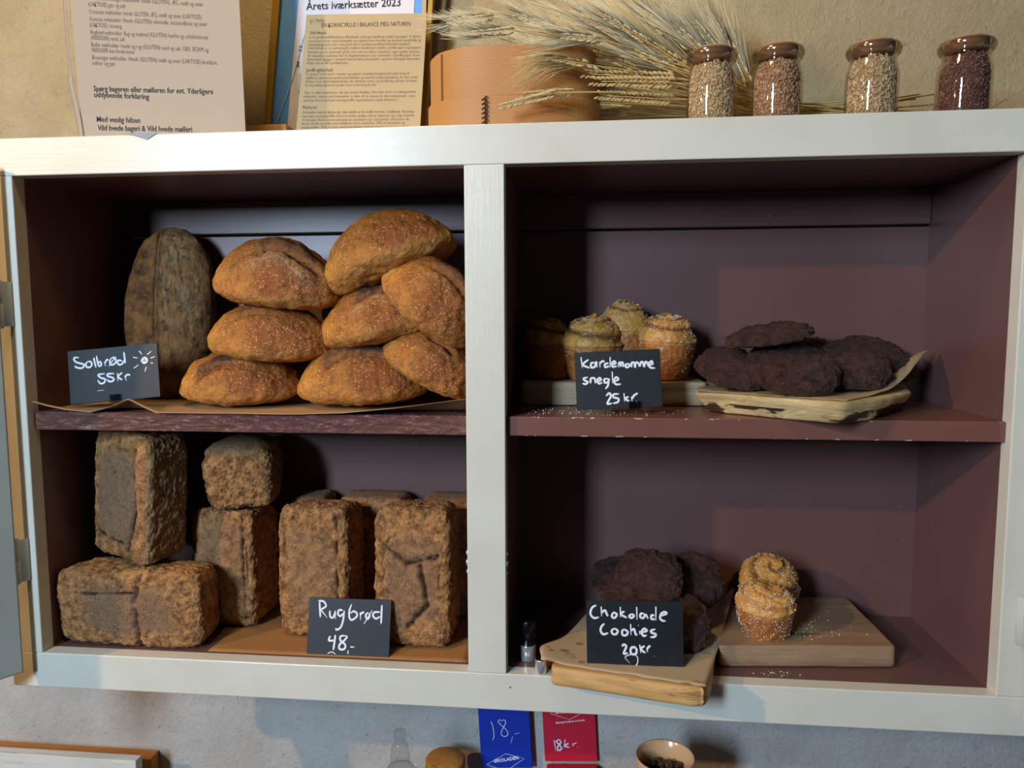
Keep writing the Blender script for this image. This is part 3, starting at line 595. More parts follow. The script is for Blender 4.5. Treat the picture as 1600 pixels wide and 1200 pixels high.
cb = plank('serving_board', [(1.000, 0.092), (1.085, 0.010), (1.172, -0.046), (1.225, -0.008), (1.318, 0.112), (1.350, 0.205), (1.315, 0.252), (1.042, 0.252), (1.040, 0.140)], 0.378, 0.408, M_bark(), 0.003, wob=0.006, seed=4, corner=0.010, under=0.012)
tag(at0(cb, (1.17, 0.12, 0.378)), 'rough wooden slab with dark bark edge under the upper cookies, jutting over the shelf', 'serving board')
rb = plank('serving_board', [(1.036, 0.048), (1.298, 0.070), (1.292, 0.260), (1.096, 0.258)], 0.0015, 0.034, M_OAK2, 0.004, wob=0.002, seed=2, corner=0.010)
tag(at0(rb, (1.2, 0.15, 0.0015)), 'worn brown wooden board on the cabinet floor with two sugared buns', 'serving board')
lb = plank('serving_board', [(0.790, -0.030), (0.990, -0.074), (1.006, -0.060), (1.080, 0.250), (0.885, 0.250)], 0.0015, 0.0285, M_OAK, 0.005, wob=0.002, seed=7, corner=0.016)
tag(at0(lb, (0.93, 0.08, 0.0015)), 'pale oak board sticking out over the bottom edge of the cabinet', 'serving board')

# parchment on the boards
def M_grease():
    m = Mat('grease_spotted_parchment', 0.6, 0.3)
    sp = m.ramp(m.vor(30, vec=m.mapping((1, 1.6, 1))), [(0.20, 1.0), (0.26, 0.0)]); gate = m.ramp(m.noise(11, 2), [(0.52, 0.0), (0.56, 1.0)])
    c = m.mix(m.noise(14, 4), '#bfa98a', '#b09676'); m.base(m.mix(m.math('MULTIPLY', m.math('MULTIPLY', sp, gate), 0.75), c, '#7d5230'))
    m.bump(m.noise(25, 5), 0.3, 0.0015); return m
def bil(q, u, v):
    a = Vector(q[0])*(1-u)+Vector(q[1])*u; b = Vector(q[3])*(1-u)+Vector(q[2])*u; return a*(1-v)+b*v
Q1 = [(1.000, 0.078, 0), (1.176, -0.036, 0), (1.392, 0.195, 0), (1.045, 0.250, 0)]
def sheet2(u, v):
    p = bil(Q1, u, v); e = 0.006*noise.noise(Vector((u*9, v*9, 2)))
    lift = 0.048*sm(0.40, 1, v)*sm(0.66, 1, u) + 0.008*sm(0.85, 1, u)*sm(0.1, .6, v)
    drop = 0.0
    x = p.x + e*(u*v); y = p.y + e
    if u > 0.80 and v < 0.6: drop = -0.004*sm(0.80, 1, u)
    return (x - 0.01*sm(.8, 1, u)*sm(.6, 1, v), y, 0.4092 + lift + 0.0012*abs(noise.noise(Vector((u*7, v*5, 0)))) - 0*drop)
tag(grid_sheet('parchment_sheet', sheet2, 40, 30, M_PARCH, 0.0004), 'baking paper under the cookies on the bark edged slab, right corner curling up', 'paper')
Q2 = [(0.782, -0.018, 0), (1.000, -0.068, 0), (1.098, 0.242, 0), (0.878, 0.258, 0)]
def sheet3(u, v):
    p = bil(Q2, u, v)
    p += Vector((-0.018*math.exp(-((u)/0.12)**2)*math.exp(-((v-0.13)/0.10)**2), 0, 0))
    lift = 0.016*sm(0.88, 1, u)*sm(0.35, 1, v)*1.3 + 0.006*math.exp(-((u)/0.10)**2)*math.exp(-((v-.13)/.15)**2)
    return (p.x, p.y + 0.003*noise.noise(Vector((u*8, 5, 0)))*(1-v), 0.0300 + lift + 0.0012*abs(noise.noise(Vector((u*6, v*6, 3)))))
tag(grid_sheet('parchment_sheet', sheet3, 36, 36, M_grease(), 0.0004), 'grease spotted baking paper on the oak board by the Chokolade Cookies card', 'paper')

# ------------------------------------------------------------------ chocolate cookies
def cookie(R_, T, loc, rot, label, seed, grp, n=60, el=1.0, amp=1.0):
    so = Vector((seed*2.3, seed*1.1, seed*3.1))
    def fn(q):
        n_ = q.normalized(); x, y, z = n_; ang = math.atan2(y, x)
        rim = 1 + 0.10*noise.noise(Vector((math.cos(ang)*1.6, math.sin(ang)*1.6, seed)))
        f = math.hypot(x, y)**0.75 if math.hypot(x, y) > 0 else 0; hx = math.hypot(x, y) or 1
        P = Vector((x/hx*f*R_*rim*el, y/hx*f*R_*rim, (T*0.62 if z > 0 else T*0.38)*math.copysign(abs(z)**0.8, z))); w = P+so
        d = amp*(0.0030*fbm(w, 26, 3)+0.0032*fbm(w, 85, 4)+0.0016*fbm(w, 240, 2))*(1 if z > -0.3 else 0.35)
        return P + n_*d, ()
    o = blob('chocolate_cookie', n, fn, M_CK); o.location = loc; o.rotation_euler = rot
    return tag(o, label, 'cookie', grp)
G1, G2 = 'chocolate cookies on the shelf', 'chocolate cookies on the oak board'
cookie(0.062, 0.024, (1.108, 0.090, 0.489), (R(5), R(-9), 0), 'thin dark cookie lying on top of the upper cookie pile', 1, G1)
cookie(0.056, 0.034, (1.062, 0.108, 0.438), (R(22), R(5), 0), 'leftmost cookie of the upper pile, half behind the large front one', 2, G1)
cookie(0.064, 0.042, (1.132, 0.058, 0.441), (R(24), R(4), 0), 'large crumbly cookie at the front of the upper pile', 3, G1)
cookie(0.058, 0.042, (1.222, 0.105, 0.443), (R(26), R(3), 0), 'cookie to the right of the large front cookie of the upper pile', 4, G1)
cookie(0.062, 0.042, (1.288, 0.185, 0.447), (R(24), R(8), 0), 'rightmost cookie of the upper pile, in shade by the curled paper', 5, G1)
cookie(0.054, 0.030, (1.190, 0.190, 0.462), (R(10), R(2), 0), 'dark cookie at the back of the upper pile', 6, G1)
cookie(0.052, 0.030, (0.915, 0.085, 0.052), (R(2), 0, 0), 'bottom cookie hidden mostly behind the Chokolade Cookies card', 11, G2, n=30)
cookie(0.054, 0.030, (0.918, 0.092, 0.082), (R(6), R(3), 0), 'cookie peeping out just above the Chokolade Cookies card', 12, G2, n=36)
cookie(0.052, 0.040, (0.940, 0.088, 0.120), (R(28), R(9), R(-8)), 'large cracked cookie crowning the lower cookie pile', 13, G2)
cookie(0.045, 0.028, (0.893, 0.150, 0.100), (R(14), R(-8), 0), 'small dark cookie at the left behind the crowning one', 14, G2)
cookie(0.050, 0.042, (1.008, 0.142, 0.096), (R(34), R(16), R(-20)), 'dark cookie leaning at the right back of the lower pile', 15, G2)
cookie(0.046, 0.042, (0.983, 0.060, 0.062), (R(40), R(24), R(-30)), 'crumbly cookie showing to the right of the Chokolade Cookies card', 16, G2)

# ------------------------------------------------------------------ cardamom buns
def bun(rb_, rt, hb, ht, loc, rot, label, seed, grp, swirl=2.6, sugar=1.0, lean=0.0, gd=1.0):
    NT, NZ = 120, 84; P = []; top = []; crk = []; sug = []; rnd = random.Random(seed); so = Vector((seed*3.1, seed, 0))
    for j in range(NZ+1):
        t = j/NZ
        for i in range(NT):
            th = 2*math.pi*i/NT
            if t < 0.06: r = rb_*t/0.06*0.97; z = 0.0; tp = 0; g = 0
            elif t < 0.50:
                s = (t-0.06)/0.44; r = rb_+(rt-rb_)*(s**0.8); z = hb*s; tp = sm(0.86, 1.0, s); g = 0
                r += -0.0016*math.exp(-((s-0.93)/0.05)**2)
            else:
                s = (t-0.50)/0.50; a = s*math.pi/2; rr = math.cos(a)**0.8
                r = rt*rr*1.02; z = hb + ht*math.sin(a)**1.15; tp = 1
                ph = (th/(2*math.pi) + (1-rr)*swirl) % 1.0
                g = math.exp(-(min(ph, 1-ph)/0.13)**2)*(1 if s > 0.10 else s*10)
            w = Vector((r*math.cos(th), r*math.sin(th), z))+so
            d = 0.0016*fbm(w, 40, 3) + 0.0006*fbm(w, 160, 2)
            if t > 0.06: r = max(0.0, r + d*1.2 - 0.0045*gd*g*(1 if r > .012 else r/.012))
            if t > 0.5: z += d - 0.0045*gd*g*s + 0.003*math.sin(th*1+seed)*math.sin(a)
            P.append((r*math.cos(th)+lean*z, r*math.sin(th), z)); top.append(tp); crk.append(min(1, g*0.9*gd if t > .5 else 0)); sug.append(0.35+0.65*tp if rnd.random() < 2 else 0)
    F = [(j*NT+i, j*NT+(i+1) % NT, (j+1)*NT+(i+1) % NT, (j+1)*NT+i) for j in range(NZ) for i in range(NT)]
    me = bpy.data.meshes.new('bun'); me.from_pydata(P, [], F); me.update()
    for nm, vals in (('top', top), ('crack', crk), ('sugar', sug)):
        me.attributes.new(nm, 'FLOAT', 'POINT').data.foreach_set('value', vals)
    o = link('cardamom_bun', me, M_BN, None, True); o.location = loc; o.rotation_euler = rot
    bm = bmesh.new()
    for _ in range(int(950*sugar)):
        k = rnd.randrange(int(NT*NZ*0.10), len(P)-NT*6); v = Vector(P[k])
        if noise.noise(v*70+so) < -0.08 and rnd.random() < .8: continue
        o_ = (Vector((v.x, v.y, 0)).normalized() + Vector((0, 0, 0.6 if k > len(P)*.5 else 0)))*0.0004
        s_ = rnd.uniform(0.0003, 0.0008)*(1.3 if rnd.random() < .15 else 0.9)
        bmesh.ops.create_cube(bm, size=s_*1.3, matrix=Matrix.Translation(v+o_) @ Euler((rnd.random()*3, rnd.random()*3, rnd.random()*3)).to_matrix().to_4x4())
    g_ = obj('sugar', bm, M_SUGAR, o); g_['kind'] = 'stuff'
    return tag(o, label, 'bun', grp)
B1, B2 = 'cardamom buns on the shelf', 'cardamom buns on the cabinet floor'
bun(0.036, 0.050, 0.058, 0.046, (0.850, 0.192, 0.4165), (R(4), 0, 0), 'pale topped sugared bun behind the Kardemomme card', 1, B1)
bun(0.036, 0.048, 0.062, 0.044, (0.966, 0.196, 0.4165), (R(3), 0, R(90)), 'orange sugared bun at the right of the Kardemomme card', 2, B1, swirl=3.0, sugar=1.5)
bun(0.030, 0.042, 0.078, 0.050, (0.907, 0.212, 0.4165), (R(3), 0, R(200)), 'taller bun peeking up between the two front buns', 3, B1)
bun(0.032, 0.040, 0.062, 0.036, (0.778, 0.205, 0.4165), (0, 0, R(40)), 'bun in deep shade at the left end of the weathered board', 4, B1, sugar=.3)
bun(0.033, 0.0430, 0.050, 0.028, (1.116, 0.102, 0.0345), (R(8), R(-2), R(0)), 'sugared bun standing at the front of the worn board', 5, B2, sugar=1.8, gd=0.45)
bun(0.034, 0.047, 0.056, 0.042, (1.134, 0.196, 0.0345), (R(22), R(4), R(0)), 'dark swirled bun standing behind the front bun on the worn board', 6, B2, swirl=1.7)
rnd = random.Random(5)
def crumbs(spots, label, inside):
    bm = bmesh.new()
    for cx, cy, sx, sy, z, n in spots:
        for _ in range(n):
            x, y = rnd.gauss(cx, sx), rnd.gauss(cy, sy)
            if not inside(x, y): continue
            bmesh.ops.create_cube(bm, size=rnd.choice((0.0005, 0.0007, 0.0011)), matrix=Matrix.Translation((x, y, z+0.0003)) @ Euler((rnd.random()*3, rnd.random()*3, 0)).to_matrix().to_4x4())
    tag(obj('sugar_crumbs', bm, M_SUGAR), label, 'sugar', kind='stuff')
crumbs([(1.17, 0.12, 0.04, 0.03, 0.0343, 120), (1.163, 0.155, 0.007, 0.005, 0.0343, 50)], 'white sugar crumbs scattered on the worn board beside the buns', lambda x, y: 1.08 < x < 1.28 and 0.08 < y < 0.24)
crumbs([(0.85, 0.070, 0.06, 0.02, 0.3773, 110)], 'white sugar crumbs on the shelf in front of the Kardemomme card', lambda x, y: 0.74 < x < 0.99 and 0.02 < y < 0.13)
crumbs([(1.12, 0.038, 0.02, 0.004, 0.0003, 26)], 'a few sugar crumbs on the cabinet floor before the worn board', lambda x, y: 0.029 < y < 0.046)

# ------------------------------------------------------------------ black tubes with chrome feet
def black_tube(x, y, r, h, foot, label):
    t = empty('black_tube', (x, y, 0.0005)); tag(t, label, 'tube')
    bm = bmesh.new(); lathe(bm, [(0, 0), (r*0.96, 0), (r, 0.0008), (r, foot-0.0008), (r*0.97, foot), (0, foot)], 32); obj('chrome_foot', bm, M_STEEL, t, True)
    bm = bmesh.new(); lathe(bm, [(0, foot), (r*0.94, foot), (r*0.94, h-0.002), (r*0.85, h), (0, h)], 32); obj('body', bm, M_BLACK, t, True)
black_tube(0.7545, 0.050, 0.0122, 0.062, 0.024, 'black tube with a chrome foot standing in the dark corner beside the middle post')
black_tube(0.7770, 0.0100, 0.0088, 0.0220, 0.0205, 'short chrome footed tube on the cabinet edge under the paper corner')

# ------------------------------------------------------------------ glass jars of grain on top
M_CORK = M_wood('cork_lid', '#c09a7c', '#a88264', '#7a4a2c', (20, 20, 20), 0.6, 0.3)
M_RIM = M_glass('thick_glass_rim', '#e0dad0', 0.12, 0.10)
def jar(x, y, rot, c1, c2, rscale, label, glabel, seed, gl=0.0050):
    z0 = 0.7815
    root = tag(empty('glass_jar', (x, y, z0), rot), label, 'jar', 'small glass jars of grain')
    bm = bmesh.new()
    outer = [(0.0, 0.0), (0.030, 0.0), (0.0335, 0.003), (0.0345, 0.012), (0.0345, 0.058), (0.0335, 0.068), (0.0300, 0.079), (0.0285, 0.085), (0.0300, 0.088), (0.0335, 0.0905), (0.0345, 0.0955), (0.0335, 0.1000), (0.0300, 0.1015)]
    inner = [(0.0285, 0.1000), (0.0270, 0.0900), (0.0268, 0.085), (0.0285, 0.077), (0.0318, 0.066), (0.0325, 0.056), (0.0325, 0.010), (0.030, 0.006), (0.0, 0.006)]
    lathe(bm, outer+inner, 48, cap=False); obj('glass', bm, M_GL, root, True)
    bm = bmesh.new(); lathe(bm, [(0.0288, 0.0875), (0.0325, 0.0890), (0.0352, 0.0935), (0.0354, 0.0975), (0.0335, 0.1015), (0.0305, 0.1028), (0.0285, 0.1015)], 48, cap=False); obj('rim', bm, M_RIM, root, True)
    bm = bmesh.new(); lathe(bm, [(0, 0.0905), (0.0255, 0.0905), (0.0262, 0.096), (0.0265, 0.1020), (0.0262, 0.1045), (0.0240, 0.1062), (0.0, 0.1068)], 36); obj('lid', bm, M_CORK, root, True)
    bm = bmesh.new(); rnd = random.Random(seed); top = 0.084
    def rad(z): return 0.0313 if z < 0.056 else (0.0313-(z-0.056)/0.010*0.0007 if z < 0.066 else 0.0306-(z-0.066)/0.019*0.0052)
    core = [(0, 0.0075)] + [(rad(z)-0.0026, z) for z in (0.008, 0.02, 0.04, 0.056, 0.066, 0.076, top-0.001)] + [(0, top-0.001)]
    lathe(bm, core, 24)
    for f in bm.faces: f.material_index = 1
    nf = len(bm.faces); base = bmesh.new(); bmesh.ops.create_icosphere(base, subdivisions=1, radius=1); bv = [v.co.copy() for v in base.verts]; bf = [[v.index for v in f.verts] for f in base.faces]; base.free()
    for _ in range(1150):
        z = rnd.uniform(0.009, top); a = rnd.uniform(0, 2*math.pi); r = rad(z)-rnd.uniform(0.0013, 0.0022)
        Mx = Matrix.Translation((r*math.cos(a), r*math.sin(a), z)) @ Matrix.Rotation(a, 4, 'Z') @ Matrix.Rotation(rnd.gauss(0, 0.9), 4, 'X') @ Matrix.Diagonal((0.0010*rscale, 0.0011*rscale, gl*0.5*rnd.uniform(.8, 1.1), 1))
        vs = [bm.verts.new(Mx @ v) for v in bv]
        for f in bf: bm.faces.new([vs[i] for i in f])
    m = Mat('grain', 0.6, 0.3); m.base(m.mix(m.ramp(m.noise(160, 3), [(0.35, 0.0), (0.65, 1.0)]), c1, c2)); m.bump(m.noise(500, 2), 0.2, 0.0003)
    o = obj('grain', bm, m, None, True); o.data.materials.append(M_plain('grain_gaps', c2, 0.9).m)
    o.location = root.location; o.rotation_euler = rot
    tag(o, glabel, 'grain', kind='stuff')
jar(1.0120, 0.062, (0, 0, 0), '#ecdcbc', '#bca47e', 1.0, 'glass jar of pale long grain, leftmost of the four jars on the cabinet', 'pale grain filling the leftmost jar', 1, 0.0066)
jar(1.1010, 0.062, (0, R(0), 0), '#dcbc9c', '#a08064', 1.0, 'glass jar of reddish tan grain, second from the left', 'reddish tan grain filling the second jar', 2, 0.0066)
jar(1.2260, 0.062, (0, R(1.0), 0), '#e8d8b8', '#b09a74', 1.1, 'glass jar of pale oat like grain, third from the left', 'pale grain filling the third jar', 3, 0.0074)
jar(1.3450, 0.062, (0, R(1.5), 0), '#a07c70', '#644642', 1.0, 'glass jar of dark purple brown grain, rightmost of the four jars', 'purple brown grain filling the rightmost jar', 4, 0.0045)

# ------------------------------------------------------------------ bentwood box
def bent():
    m = Mat('bent_wood_strip', 0.45, 0.4); m.tc = m.tc
    g = m.wave(38, 1.0, m.mapping((0.3, 0.3, 3.2)), 'Z', 3, 1.5)
    m.base(m.mix(m.ramp(g, [(0.2, 0.0), (0.8, 1.0)]), m.mix(m.noise(10, 3), '#c48e54', '#b27c44'), '#a87440')); m.bump(g, 0.25, 0.0012)
    root = tag(empty('bentwood_box', (0.728, 0.168, 0.7815)), 'round bentwood box with laced overlapping band, half covered by wheat ears', 'box')
    # plan: oval with a tighter front left bend
    def ring(off, z):
        out = []
        for i in range(96):
            t = 2*math.pi*i/96; k = 3.0
            c, s = math.cos(t), math.sin(t); rr = (abs(c)**k+abs(s)**k)**(-1/k)
            out.append(Vector((rr*c*(0.128+off), rr*s*(0.098+off), z)))
        return out
    def shell(name, offo, offi, z0, z1, parent, a0=0, a1=96, zf=None):
        bm = bmesh.new(); L = []
        for off, z in ((offo, z0), (offo, z1), (offi, z1), (offi, z0)):
            L.append([bm.verts.new(p) for p in ring(off, z)])
        for a, b in ((0, 1), (1, 2), (2, 3), (3, 0)):
            for i in range(a0, a1):
                j = (i+1) % 96
                bm.faces.new((L[a][i % 96], L[a][j], L[b][j], L[b][i % 96]))
        if a1-a0 < 96:
            for i in (a0 % 96, a1 % 96):
                try: bm.faces.new([L[k_][i] for k_ in range(4)])
                except ValueError: pass
            bmesh.ops.delete(bm, geom=[v for v in bm.verts if not v.link_faces], context='VERTS')
        bmesh.ops.recalc_face_normals(bm, faces=bm.faces)
        return obj(name, bm, m, parent, False)
    shell('body', 0, -0.004, 0.0, 0.128, root)
    shell('band', 0.0035, 0.0002, 0.0, 0.056, root)
    shell('overlap', 0.0072, 0.0037, 0.0, 0.055, root, 50, 68)
    shell('overlap', 0.0034, 0.0003, 0.057, 0.124, root, 50, 60)
    bm = bmesh.new(); lathe(bm, [(0, 0.001), (0.90, 0.001), (0.90, 0.006), (0, 0.006)], 64, sx=0.13, sy=0.10); obj('bottom', bm, m, root)
    dk = M_plain('dark_root_lacing', '#4a2c1c', 0.7)
    bm = bmesh.new(); p = ring(0.0082, 0)[68]
    for k in range(8):
        z = 0.004+k*0.0065
        tube(bm, [(p.x-0.004, p.y+0.0015, z), (p.x+0.0005, p.y-0.001, z+0.002), (p.x+0.004, p.y+0.0015, z+0.005)], 0.0011, 6)
    obj('lacing', bm, dk, root, True)
bent()

# ------------------------------------------------------------------ dried grain stalks
M_ST = M_plain('dry_straw', '#c2a468', 0.55); M_EAR = Mat('grain_ear', 0.6, 0.3)
M_EAR.base(M_EAR.mix(M_EAR.noise(60, 3), '#cdb27c', '#a88a54')); M_EAR.bump(M_EAR.noise(200, 3), 0.3, 0.001)
M_EARP = Mat('pale_grain_ear', 0.6, 0.3); M_EARP.base(M_EARP.mix(M_EARP.noise(60, 3), '#d6c9a4', '#a8946a'))
M_AWN = M_plain('straw_awn', '#d4bf8c', 0.5); M_AWNP = M_plain('pale_awn', '#ddd2b0', 0.5)
def stalk(base, tip, awn, stem_pts, label, grp, seed, pale=False, chunky=False, name='rye_stalk', spread=0.24, nsp=11, fall=0.0):
    """base -> tip is the ear, awn the length of its bristles, stem_pts the straw behind it"""
    rnd = random.Random(seed); base = Vector(base); tip = Vector(tip); ax = (tip-base); L = ax.length; ax.normalize()
    side = ax.cross(Vector((0, 1, 0))).normalized(); bk = ax.cross(side)
    root = tag(empty(name, base), label, 'dried grain', grp)
    bm = bmesh.new(); P = crom([Vector(p)-base for p in stem_pts] + [Vector((0, 0, 0)), ax*L*0.9], 5); tube(bm, P, 0.0011, 5, taper=lambda t: 1-0.4*t); obj('stem', bm, M_ST, root, True)
    bm = bmesh.new(); aw = bmesh.new(); w_ = 1.5 if chunky else 1.0
    for i in range(nsp):
        t = (i+0.5)/nsp
        for s in (-1, 1):
            o_ = ax*(L*(t+0.02*s)) + side*s*0.0030*w_*(1-0.45*t) + bk*rnd.uniform(-.0012, .0012)
            d = (ax + side*s*(0.42 if chunky else 0.26) + bk*rnd.uniform(-.25, .25)).normalized()
            q = d.to_track_quat('Z', 'Y').to_matrix().to_4x4()
            bmesh.ops.create_icosphere(bm, subdivisions=1, radius=1, matrix=Matrix.Translation(o_+d*0.004) @ q @ Matrix.Diagonal((0.0021*w_*(1-.3*t), 0.0019*w_*(1-.3*t), 0.0066*(1-.2*t), 1)))
            if awn > 0:
                for k in range(3):
                    l = awn*rnd.uniform(0.6, 1.1)*(1-0.25*t)
                    dd = (ax + side*s*rnd.uniform(0.02, spread)*(1-0.3*t) + bk*rnd.uniform(-spread, spread)*.7).normalized()
                    if dd.y > 0: dd.y *= 0.3
                    cv = Vector((0, 0, -fall*l)) + side*s*0.05*l
                    p0 = o_+d*0.007; tube(aw, [p0, p0+dd*l*0.5+cv*.25, p0+dd*l+cv], 0.0005, 3, taper=lambda t: 1-0.75*t)
    obj('ear', bm, M_EARP if pale else M_EAR, root, True)
    if awn > 0: obj('awns', aw, M_AWNP if pale else M_AWN, root, True)
    else: aw.free()
    return root
# hand placed ears: base, tip (world x, y, z), awn length
EARS = [
 ((0.733, 0.085, 0.934), (0.677, 0.080, 0.930), 0.075, True, False, 'pale bearded ear reaching left across the top of the box', -.25),
 ((0.699, 0.120, 0.967), (0.632, 0.115, 0.962), 0.060, True, False, 'pale bearded ear whose bristles reach the certificate frame', 0),
 ((0.821, 0.140, 0.940), (0.733, 0.135, 0.974), 0.100, True, False, 'pale bearded ear pointing up and left above the box', 0),
 ((0.859, 0.070, 0.910), (0.808, 0.065, 0.915), 0.090, True, False, 'bearded ear lying level in front of the box rim', 0.02),
 ((0.841, 0.055, 0.872), (0.796, 0.050, 0.880), 0.095, False, False, 'golden bearded ear whose long bristles droop over the box side', 0.42),
 ((0.797, 0.030, 0.827), (0.721, 0.030, 0.812), 0.0, True, False, 'grey beardless ear lying low at the foot of the box', 0),
 ((0.822, 0.040, 0.831), (0.751, 0.040, 0.829), 0.010, False, False, 'short golden ear lying low just right of the box foot', 0),
 ((0.962, 0.045, 0.840), (0.848, 0.045, 0.846), 0.0, False, True, 'plump braided looking wheat ear, lowest of the two beside the jars', 0),
 ((0.962, 0.075, 0.855), (0.836, 0.075, 0.866), 0.0, False, True, 'plump wheat ear lying just above the lowest plump one', 0),
 ((0.960, 0.060, 0.822), (0.856, 0.055, 0.830), 0.0, False, True, 'plump wheat ear partly under the other plump ones', 0),
]
PIV = Vector((1.15, 0.13, 0.815))
for i, (b, t, aw, pale, ch, lb_, fall) in enumerate(EARS):
    bb = Vector(b); mid = bb.lerp(PIV, 0.5)+Vector((0, 0, 0.012))
    stalk(b, t, aw, [(1.24+0.01*i, 0.15, 0.80+0.002*i), PIV+Vector((0, 0.004*(i % 4), 0.003*(i % 5))), mid], lb_, 'dried grain ears', i+1, pale, ch, 'wheat_stalk' if ch else 'rye_stalk', nsp=18 if ch else 16, fall=fall)
rnd = random.Random(11)
NS = 62
for i in range(NS):
    ang = R(108 + 70*(i/(NS-1))**0.9 + rnd.uniform(-4, 4)); d0 = rnd.uniform(0.05, 0.17) + 0.10*(i/(NS-1)); L = rnd.uniform(0.055, 0.075)
    y0 = rnd.uniform(0.12, 0.24); org = Vector((1.10 - 0.04*(i/(NS-1)), y0, 0.822+rnd.uniform(0, .02)))
    if ang < R(125): d0 *= 0.55
    u_ = Vector((math.cos(ang), rnd.uniform(-.10, .10), math.sin(ang)*0.86)); b = org+u_*d0; t = b+u_*L
    hi = 'upright' if ang < R(135) else ('slanting' if ang < R(160) else 'level')
    if b.z < 0.80: b.z = 0.80
    pl_ = rnd.random() < .5; tone = 'pale straw coloured' if pl_ else 'golden'
    stalk(b, t, rnd.uniform(0.085, 0.125), [(1.215+rnd.uniform(0, .16), min(0.27, y0+0.01), 0.795+rnd.uniform(0, .05)), (1.15, y0, 0.812+rnd.uniform(0, .02)), org+u_*d0*.4],
          {'upright': tone+' bearded ear of the sheaf fanning steeply upward behind the leftmost jar', 'slanting': tone+' bearded ear of the sheaf slanting up leftward between box and jars', 'level': tone+' bearded ear of the sheaf lying nearly level behind the bentwood box'}[hi],
          '%s %s ears of the sheaf' % (tone, hi), 100+i, pl_, False, 'rye_stalk', 0.22, 13)
strand = bmesh.new(); tube(strand, crom([(1.24, 0.10, 0.800), (1.27, 0.09, 0.797), (1.30, 0.1, 0.792), (1.315, 0.10, 0.806), (1.33, 0.12, 0.822)], 6), 0.0007, 4)
tag(obj('straw', strand, M_ST, None, True), 'single thin straw looping between the two right jars', 'straw')
strand = bmesh.new(); tube(strand, crom([(1.385, 0.15, 0.785), (1.42, 0.15, 0.815), (1.47, 0.15, 0.845), (1.53, 0.15, 0.868)], 6), 0.0006, 4)
tag(obj('straw', strand, M_ST, None, True), 'faint straw sticking up to the right of the rightmost jar', 'straw')

# ------------------------------------------------------------------ notices and certificate
TXT1 = [
    ('Kardemommesnegle indeholder: hvede (GLUTEN), ÆG, mælk og smør', 0.0534, 1.0214, 0.1896, -0.0999, 0.0068),
    ('(LAKTOSE) gær og salt', 0.0518, 1.0118, 0.0621, -0.0981, 0.0068),
    ('Croissant indeholder: hvede GLUTEN, ÆG, mælk og smør (LAKTOSE).', 0.0521, 1.0001, 0.1879, -0.0887, 0.0068),
    ('Focaccia indeholder: Hvede (GLUTEN) olivenolie, mozzarellaost og smør', 0.0525, 0.9889, 0.1954, -0.0836, 0.0068),
    ('(LAKTOSE), honning.', 0.0520, 0.9801, 0.0548, -0.0943, 0.0068),
    ('Rugbrød indeholder: Rug og maltmel (GLUTEN) hørfrø og solsikkekerner', 0.0524, 0.9688, 0.1968, -0.0818, 0.0068),
    ('(NØDDER) vand, salt', 0.0530, 0.9605, 0.0570, -0.0907, 0.0068),
    ('Boller indeholder: hvede og rug (GLUTEN) vand og salt. OBS: SESAM og', 0.0529, 0.9497, 0.1955, -0.0806, 0.0069),
    ('NØDDER kan forekomme', 0.0529, 0.9414, 0.0721, -0.0853, 0.0069),
    ('Brunsviger indeholder: Hvede (GLUTEN) mælk og smør (LAKTOSE) brunfarin,', 0.0533, 0.9300, 0.2089, -0.0764, 0.0069),
    ('sukker og gær.', 0.0528, 0.9217, 0.0400, -0.0854, 0.0069),
    ('Spørg bageren eller mølleren for evt. Yderligere', 0.0526, 0.8811, 0.2004, -0.0574, 0.0084),
    ('uddybende forklaring', 0.0531, 0.8717, 0.0930, -0.0693, 0.0084),
    ('Med venlig hilsen', 0.0552, 0.8332, 0.0739, -0.0560, 0.0085),
    ('Vild hvede bageri & Vild hvede mølleri', 0.0561, 0.8197, 0.1593, -0.0435, 0.0085),
]
TXT2 = [
    ('Årets iværksætter 2023', 0.3580, 1.0450, 0.1652, -0.0044, 0.0126),
]
